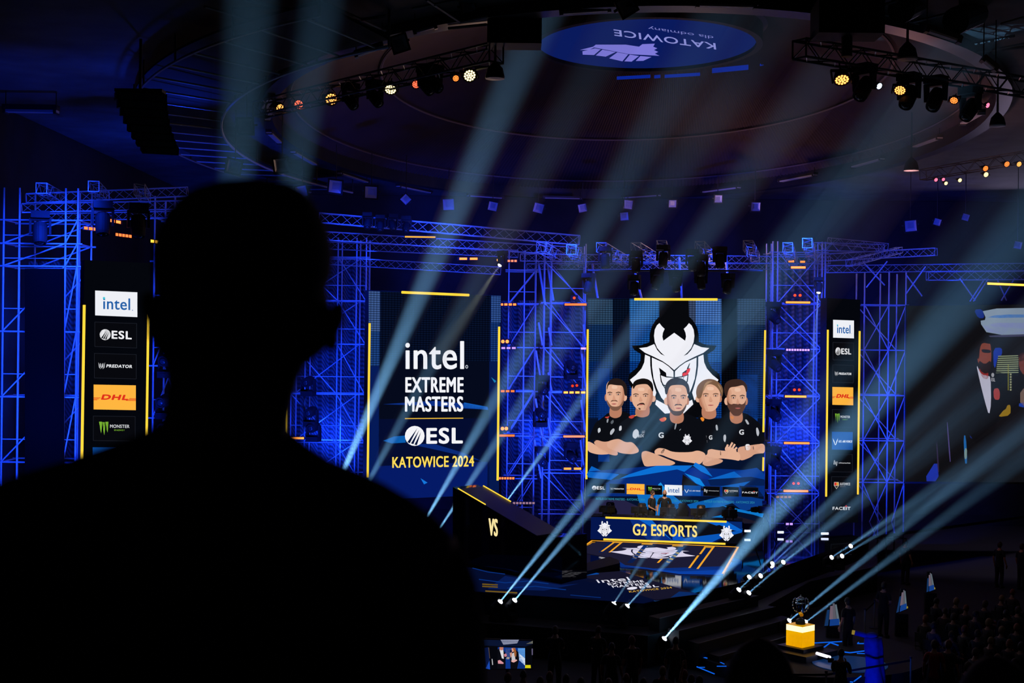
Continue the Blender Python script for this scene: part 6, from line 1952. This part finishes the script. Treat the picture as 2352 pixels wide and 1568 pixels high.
# monitor on the arena floor
mp = wall_plane(1170, 37.5, 0)
t = thing('television', 'small bright television showing two presenters with microphones at the foot of the stage', 'television', mp.hit(1170, 1568))
mt = V(t.location); 
quad = [(1103, 1466), (1224, 1470), (1224, 1537), (1103, 1537)]
MB().prism([mp.hit(x, y, -.01) for x, y in quad], (0, .08, 0)).build('housing', BLACK, t)
pp = mp.hit(1165, 1537); MB().tube((pp.x, pp.y + .05, pp.z), (pp.x, pp.y + .05, .03), .04, n=8).lathe([(.3, 0), (.3, .03)], (pp.x, pp.y + .05, 0), (0, 0, 1), 16).build('stand', DARKSTEEL, t)
A = Art(mp)
A.poly([(1104, 1467), (1223, 1471), (1223, 1536), (1104, 1536)], '#05060c'); A.up()
t7 = lambda x, y: (1100 + x / 7.84, 1440 + y / 7.84)
tp7 = lambda pts, c: A.poly([t7(*p) for p in pts], c)
for pts, c in (([(90, 225), (940, 250), (970, 300), (830, 350), (360, 340), (100, 330)], '#0a1430'), ([(390, 225), (720, 225), (690, 290), (440, 315)], '#8d93ae'), ([(850, 300), (970, 245), (970, 295)], '#6a6a60'), ([(340, 358), (830, 372), (830, 745), (340, 745)], '#0c3486'), ([(480, 370), (580, 372), (580, 560), (490, 570)], '#6a7474'),
               ([(700, 375), (830, 375), (832, 690), (720, 580)], '#5a9ae0'), ([(720, 470), (830, 560), (832, 690), (720, 590)], '#dfeaf8'), ([(720, 590), (830, 690), (830, 745), (700, 745)], '#0a2a6e'), ([(120, 740), (190, 600), (200, 760)], '#1c4cb8'), ([(100, 370), (170, 360), (190, 600), (130, 740)], '#0a1a4c'), ([(230, 570), (243, 570), (255, 675), (240, 680)], '#c9c9cc'), ([(170, 365), (182, 365), (200, 560), (190, 560)], '#5a4a44'), ([(948, 385), (972, 385), (972, 500), (950, 500)], '#5a5470'), ([(500, 540), (550, 540), (545, 575), (490, 572)], '#c8b890')):
    tp7(pts, c)
A.up()
for pts, c in (([(340, 400), (380, 380), (450, 420), (510, 520), (480, 560), (480, 745), (330, 745), (335, 500)], '#0a0b12'), ([(370, 400), (440, 410), (448, 570), (415, 560)], '#d8d8dc'), ([(370, 358), (440, 360), (440, 400), (400, 420), (372, 400)], '#c07a68'), ([(450, 490), (490, 470), (505, 520), (465, 535)], '#d0808c'), ([(340, 600), (380, 590), (445, 640), (440, 660), (345, 655)], '#d8929c'),
               ([(580, 470), (660, 400), (710, 450), (725, 570), (690, 745), (570, 745), (560, 560)], '#0a0a10'), ([(585, 480), (640, 450), (660, 600), (590, 600)], '#c8c4c8'), ([(585, 380), (640, 370), (640, 430), (600, 450)], '#d89a80'), ([(610, 370), (655, 372), (675, 460), (670, 530), (640, 520), (630, 430)], '#9a5a30'), ([(580, 600), (680, 580), (690, 600), (630, 635), (590, 625)], '#e0a8a4'), ([(555, 470), (590, 440), (600, 500), (570, 550)], '#c8907c'), ([(560, 410), (585, 410), (590, 450), (565, 460)], '#14141a'),
               ([(835, 680), (930, 680), (935, 735), (830, 735)], '#d8cc14')):
    tp7(pts, c); A.layer += .1
A.build('display', t)

# ---------------------------------------------------------------- tilted panels with screen reflections drawn as dim glow
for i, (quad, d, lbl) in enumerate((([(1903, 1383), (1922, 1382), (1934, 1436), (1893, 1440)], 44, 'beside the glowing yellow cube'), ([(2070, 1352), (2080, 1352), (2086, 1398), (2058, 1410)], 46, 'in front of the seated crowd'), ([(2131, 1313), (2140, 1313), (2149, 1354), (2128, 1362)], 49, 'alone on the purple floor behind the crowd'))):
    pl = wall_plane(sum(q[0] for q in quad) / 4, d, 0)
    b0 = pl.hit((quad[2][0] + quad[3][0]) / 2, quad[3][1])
    t = thing('reflection_panel', 'slim tapered panel with painted-on blue-white reflections, %s' % lbl, 'totem', (b0.x, b0.y, 0), 'panels with painted-on reflections in the dark stand')
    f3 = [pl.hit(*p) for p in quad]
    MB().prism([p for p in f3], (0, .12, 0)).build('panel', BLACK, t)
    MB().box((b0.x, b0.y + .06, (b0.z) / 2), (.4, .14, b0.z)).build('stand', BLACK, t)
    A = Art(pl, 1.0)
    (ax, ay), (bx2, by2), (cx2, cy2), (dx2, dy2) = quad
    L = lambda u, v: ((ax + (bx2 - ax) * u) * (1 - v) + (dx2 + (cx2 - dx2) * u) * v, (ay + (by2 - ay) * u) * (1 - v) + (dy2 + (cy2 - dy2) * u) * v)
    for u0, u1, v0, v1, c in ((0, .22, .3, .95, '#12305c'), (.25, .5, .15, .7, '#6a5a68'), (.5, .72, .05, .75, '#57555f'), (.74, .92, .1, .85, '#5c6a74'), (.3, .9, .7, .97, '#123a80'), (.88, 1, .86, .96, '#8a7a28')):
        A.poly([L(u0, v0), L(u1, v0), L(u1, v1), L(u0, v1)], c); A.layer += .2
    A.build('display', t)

# ---------------------------------------------------------------- folding chairs and spectators
def fold_chair():
    m = {}
    m['seat'] = MB().box((0, 0, .45), (.42, .42, .035)).mesh('seat', [BLACK])
    m['backrest'] = MB().box((0, .22, .72), (.40, .03, .28)).mesh('backrest', [BLACK])
    for k, (x, y) in enumerate(((-.19, -.19), (.19, -.19), (-.19, .20), (.19, .20))):
        m['leg%d' % k] = MB().tube((x, y, 0), (x, y, .86 if y > 0 else .44), .013, n=5).mesh('leg', [DARKSTEEL])
    return m


FC = fold_chair()


def seat_at(loc, yaw, label):
    t = thing('folding_chair', label, 'chair', loc, 'folding chairs under the spectators'); t.rotation_euler = (0, 0, yaw)
    for k, me in FC.items(): inst(k.rstrip('0123'), me, t)


def floor_at(px, py_head, hh):
    """Place on the arena floor of somebody whose head top is seen at that pixel, hh above the floor."""
    p = on_z(px, py_head, hh); return V((p.x, p.y, 0))


FACE = 2.6   # looking towards the stage, away from us
SPEC = [  # x, y of the head top, pose, yaw, shirt, hair, label
    (2146, 1470, 'stand', 2.8, '#8a1216', 'brown', 'person standing in a dark red t-shirt in front of the seated rows'),
    (2178, 1470, 'stand', 2.4, '#15151a', 'ginger', 'person with ginger hair standing in black behind the red shirt'),
    (2296, 1244, 'stand', 2.2, '#101014', 'brown', 'person standing dark against the purple floor, one of two far behind the crowd'),
    (2347, 1248, 'stand', 2.0, '#141218', 'brown', 'person standing at the very edge of the picture far back'),
    (2030, 1336, 'clasp', 2.4, '#101014', 'black', 'person standing in black between the streaked panels and the platform'),
    (1948, 1372, 'stand', -2.6, '#0c0c10', 'black', 'person standing in black beside the streaked panel next to the trophy'),
    (2080, 1238, 'stand', 2.2, '#0e0e12', 'black', 'person standing alone in the dark below the interview screen'),
    (1275, 1437, 'phone', 3.0, '#141416', 'brown', 'person standing with raised hands beside the television'),
    (1374, 1437, 'clasp', 2.6, '#121215', 'brown', 'person standing in black below the pair of front moving lights'),
    (1452, 1460, 'stand', -2.8, '#1a1816', 'ginger', 'person standing sideways between the television and the trophy platform'),
    (1552, 1462, 'stand', 2.9, '#2a0d0e', 'black', 'person in dark red standing just under the strongest beam lamp'),
    (1405, 1475, 'stand', 2.9, '#101012', 'black', 'person standing in black in the gap below the floor panel lamps'),
    (1932, 1489, 'phone', 2.7, '#0d0d10', 'black', 'photographer in black raising a camera before the trophy platform'),
]
for x, y, pose, yw, topc, hr, lab in SPEC:
    person(lab, floor_at(x, y, 1.79), yw, pose, topc, '#0d0d10', hr, random.choice(['short', 'full', 'long']) if 'photographer' not in lab else 'short', None)
p = floor_at(1932, 1489, 1.79)
cp = p + V((-.18, .33, 1.42)); t = thing('photo_camera', 'black photo camera held up by the photographer before the platform', 'camera', cp)
MB().box(cp, (.14, .07, .10)).build('camera_body', BLACK, t); MB().lathe([(.035, 0), (.04, .1), (.038, .14)], cp + V((0, .03, 0)), (-.2, 1, 0), 12).build('lens', BLACK, t)
SEAT = [(2150, 1372), (2170, 1395), (2196, 1372), (2125, 1412), (2145, 1428), (2190, 1408), (2218, 1388), (2240, 1402), (2262, 1378), (2270, 1420), (2215, 1436), (2245, 1446), (2300, 1366), (2325, 1352), (2310, 1400), (2338, 1392), (2300, 1438), (2335, 1432), (2185, 1448), (2275, 1462), (2318, 1468), (2345, 1474), (2240, 1488), (2290, 1502), (2330, 1512), (2222, 1520), (2262, 1532),
        (1166, 1545), (1202, 1538), (1240, 1553), (1262, 1542), (1300, 1548), (1334, 1556), (1398, 1558), (1438, 1546), (1478, 1556), (1522, 1530), (1572, 1538), (1606, 1552)]
TOPS = [('#1a1a20', 'black'), ('#241214', 'dark red'), ('#1c1a26', 'dark violet'), ('#26221e', 'dark brown'), ('#30303a', 'grey'), ('#14202c', 'dark blue')]
HRS = ['black', 'brown', 'fair', 'ginger']
HST = ['short', 'long', 'full']
row = {}
for i, (x, y) in enumerate(SEAT):
    loc = floor_at(x, y, 1.37)
    yw = (2.2 if x > 1900 else 2.95) + random.uniform(-.25, .25)
    tc, tn = TOPS[i % 6]; hr = HRS[(i // 6 + i) % 4]; hs = HST[(i // 24 + i // 2) % 3]
    wave = x == 1606
    side = 'purple-floored side crowd' if x > 1900 else 'front rows below the stage'
    key = 'side' if x > 1900 else 'front'
    row[key] = row.get(key, 0) + 1
    lab = 'seated person in %s with %s %s hair in the %s' % (tn, {'short': 'short', 'long': 'long', 'full': 'thick'}[hs], hr, side)
    g = 'seated spectators of the side crowd' if key == 'side' else 'seated spectators in the front rows'
    person(lab, loc, yw, 'sit', tc, '#0e0e12', hr, hs, SKIN_DIM, g)
    seat_at(loc + V((0, .02, 0)), yw, 'black folding chair under the ' + lab.split(' in the ')[0])
person('person raising one arm in the front rows beside the platform', floor_at(1588, 1548, 1.79), 3.0, 'wave', '#1c1416', '#0d0d10', 'brown', 'short')

# crowd barrier posts
def post(label, x, y0, y1, m, r=.025, glowc=None):
    d = on_z(x, y1, 0).y; a, b = P(x, y1, d), P(x, y0, d)
    t = thing('barrier_post', label, 'post', (a.x, a.y, 0), 'posts of the belt barrier')
    MB().tube((a.x, a.y, .0), (a.x, a.y, b.z), r, n=8).build('tube', m, t)
    MB().lathe([(.16, 0), (.16, .02), (.05, .04)], (a.x, a.y, 0), (0, 0, 1), 16).build('foot', BLACK, t)
    MB().lathe([(.04, 0), (.04, .06), (.01, .07)], (a.x, a.y, b.z), (0, 0, 1), 12).build('cap', DARKSTEEL, t)
    return V((a.x, a.y, b.z))


GP_ = mat('post_grey', (.25, .24, .28), .4)
p1 = post('grey barrier post next to the draped stand', 1986, 1400, 1466, GP_)
p2 = post('grey barrier post farther from the draped stand', 2008, 1380, 1442, GP_)
p3 = post('pale barrier post in front of the red shirted person', 2091, 1512, 1590, mat('post_pale', '#8a8a5c', .4))
p4 = post('dark barrier post beside the photographer', 1897, 1545, 1610, GP_)
p5 = post('dark barrier post before the dark round head under the trophy', 1760, 1545, 1610, GP_)
for a, b, lb in ((p1, p2, 'black belt strung between the two grey barrier posts'), (p4, p3, 'black belt strung past the photographer to the pale post'), (p5, p4, 'black belt strung below the trophy platform')):
    tag(MB().prism([a + V((0, 0, -.02)), b + V((0, 0, -.02)), b + V((0, 0, -.08)), a + V((0, 0, -.08))], (0, .006, 0)).build('barrier_belt', BLACKM), lb, 'belt')

# ================================================================ the dark man close to us, seen from behind
D = 1.45
man = thing('person', 'person standing close by as a black silhouette seen from behind with short hair', 'person', (P(500, 784, D).x, D, 7.80))
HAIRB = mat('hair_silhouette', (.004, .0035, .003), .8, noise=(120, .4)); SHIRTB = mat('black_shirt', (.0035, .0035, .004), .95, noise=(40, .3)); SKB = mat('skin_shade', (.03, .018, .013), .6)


def loft(rows, deep, n=36, dz=0.0, yoff=0.0):
    """rows: (pixel row, left, right); deep: depth of the section relative to its width."""
    rs = []
    for k, (y, a, b) in enumerate(rows):
        p, q = P(a, y, D), P(b, y, D); c = (p + q) / 2; w = (q - p).length / 2
        dp_ = deep[k] if isinstance(deep, (list, tuple)) else deep
        rs.append([V((c.x + w * math.cos(2 * PI * i / n), D + yoff + w * dp_ * math.sin(2 * PI * i / n), c.z + (q.z - p.z) / 2 * math.cos(2 * PI * i / n))) for i in range(n)])
    return rs


headrows = [(421, 548, 630), (430, 495, 668), (445, 455, 697), (470, 421, 719), (500, 396, 738), (540, 376, 753), (585, 364, 762), (630, 366, 758), (665, 376, 748), (705, 368, 756), (745, 364, 761), (778, 366, 758), (800, 370, 748), (818, 378, 728), (840, 384, 698), (880, 388, 682), (921, 383, 672), (960, 376, 664), (1000, 365, 662), (1050, 362, 684)]
body = MB()
hd = [1.25] * 7 + [1.25, 1.25, 1.24, 1.22, 1.2, 1.12, 1.05, .98, .95, .9, .9, .9, .88, .85]
body.rings(loft(headrows[::-1], hd[::-1]))
for s, x, y in ((-1, 351, 714), (1, 768, 736)):
    body.ball(P(x, y, D), (.010, .020, .021), 12, 8, Matrix.Rotation(s * .3, 3, 'Y'), 0)
    body.ball(P(x - s * 6, y + 42, D), (.0075, .014, .014), 10, 6, None, 0)
# arms, hands and legs of the body, below the picture
for s, xx in ((-1, -130), (1, 990)):
    sh, el_, wr = P(xx + (60 if s < 0 else -60), 1250, D), P(xx + s * 10, 1800, D), P(xx + s * 5, 2330, D - .08)
    body.tube(sh, el_, .052, .043, 12); body.tube(el_, wr, .042, .028, 12); fingers(body, wr, (0, -.2, -1), (-s, 0, 0), s)
    hp = V((man.location.x + s * .10, D, 8.68)); kn = V((hp.x + s * .01, D - .01, 8.28)); an = V((hp.x + s * .02, D + .02, 7.88))
    body.tube(hp, kn, .085, .058, 12); body.tube(kn, an, .056, .038, 12)
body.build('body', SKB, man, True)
hm = MB()
hrow = [(416, 552, 628), (426, 492, 672), (441, 451, 701), (467, 417, 723), (498, 392, 742), (539, 372, 757), (585, 360, 766), (630, 363, 761), (665, 374, 750), (705, 366, 758), (745, 363, 762), (778, 365, 758), (800, 369, 749), (818, 377, 729)]
hm.rings(loft(hrow[::-1], ([1.29] * 7 + [1.29, 1.28, 1.26, 1.23, 1.2, 1.14, 1.07])[::-1], yoff=-.006))
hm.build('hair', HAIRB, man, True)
shr = [(960, 383, 655), (986, 340, 657), (1010, 285, 682), (1032, 222, 712), (1058, 145, 752), (1085, 55, 820), (1115, -25, 885), (1150, -90, 945), (1190, -140, 997), (1235, -175, 1040), (1285, -198, 1072), (1345, -215, 1094), (1420, -226, 1110), (1500, -232, 1116), (1580, -236, 1114), (1750, -150, 1040), (2000, -60, 960), (2250, -60, 960), (2480, -70, 965)]
sd = [.85, .78, .70, .60, .50, .44, .40, .38, .37, .36, .36, .36, .36, .36, .36, .40, .42, .42, .42]
mb = MB(); mb.rings(loft(shr[::-1], sd[::-1], yoff=.01)); 
for s, xx in ((-1, -70), (1, 940)):
    mb.tube(P(xx, 1400, D), P(xx + s * 60, 1760, D), .070, .062, 16)
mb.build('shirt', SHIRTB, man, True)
mb = MB()
for s in (-1, 1):
    hp = V((man.location.x + s * .10, D, 8.72)); kn = V((hp.x + s * .01, D - .01, 8.28)); an = V((hp.x + s * .02, D + .02, 7.86))
    mb.tube(hp, kn, .105, .078, 14); mb.tube(kn, an, .076, .06, 14)
mb.build('trousers', SHIRTB, man, True)
mb = MB()
for s in (-1, 1):
    mb.ball((man.location.x + s * .12, D + .08, 7.845), (.05, .15, .045), 14, 8)
mb.build('shoes', BLACKM, man, True)

# the lower dark heads in front
def near_head(label, px, ytop, w, d, zf, hairm):
    c = P(px, ytop, d)
    k = w * d / F / .165
    sit_h = c.z - zf
    t = person(label, (c.x, d, zf), PI + .1, 'sit', '#08080a', '#08080a', 'black', 'full', k=sit_h / 1.37)
    for ch in t.children:
        if ch.name.startswith('hair'): ch.material_slots[0].material = hairm
    seat_at(V((c.x, d - .02, zf)), PI, 'dark stand seat under the person whose ' + label.split('only ')[1].replace('showing', 'shows'))
    return t


HB2 = mat('hair_dark_brown', (.018, .010, .007), .7, noise=(90, .5))
near_head('person sitting low in front, only the dark brown crown showing below the trophy', 1752, 1484, 190, 3.35, 7.42, HB2)
near_head('person sitting low in front, only a dark crown showing in the bottom corner', 2300, 1528, 230, 3.05, 7.42, HB2)
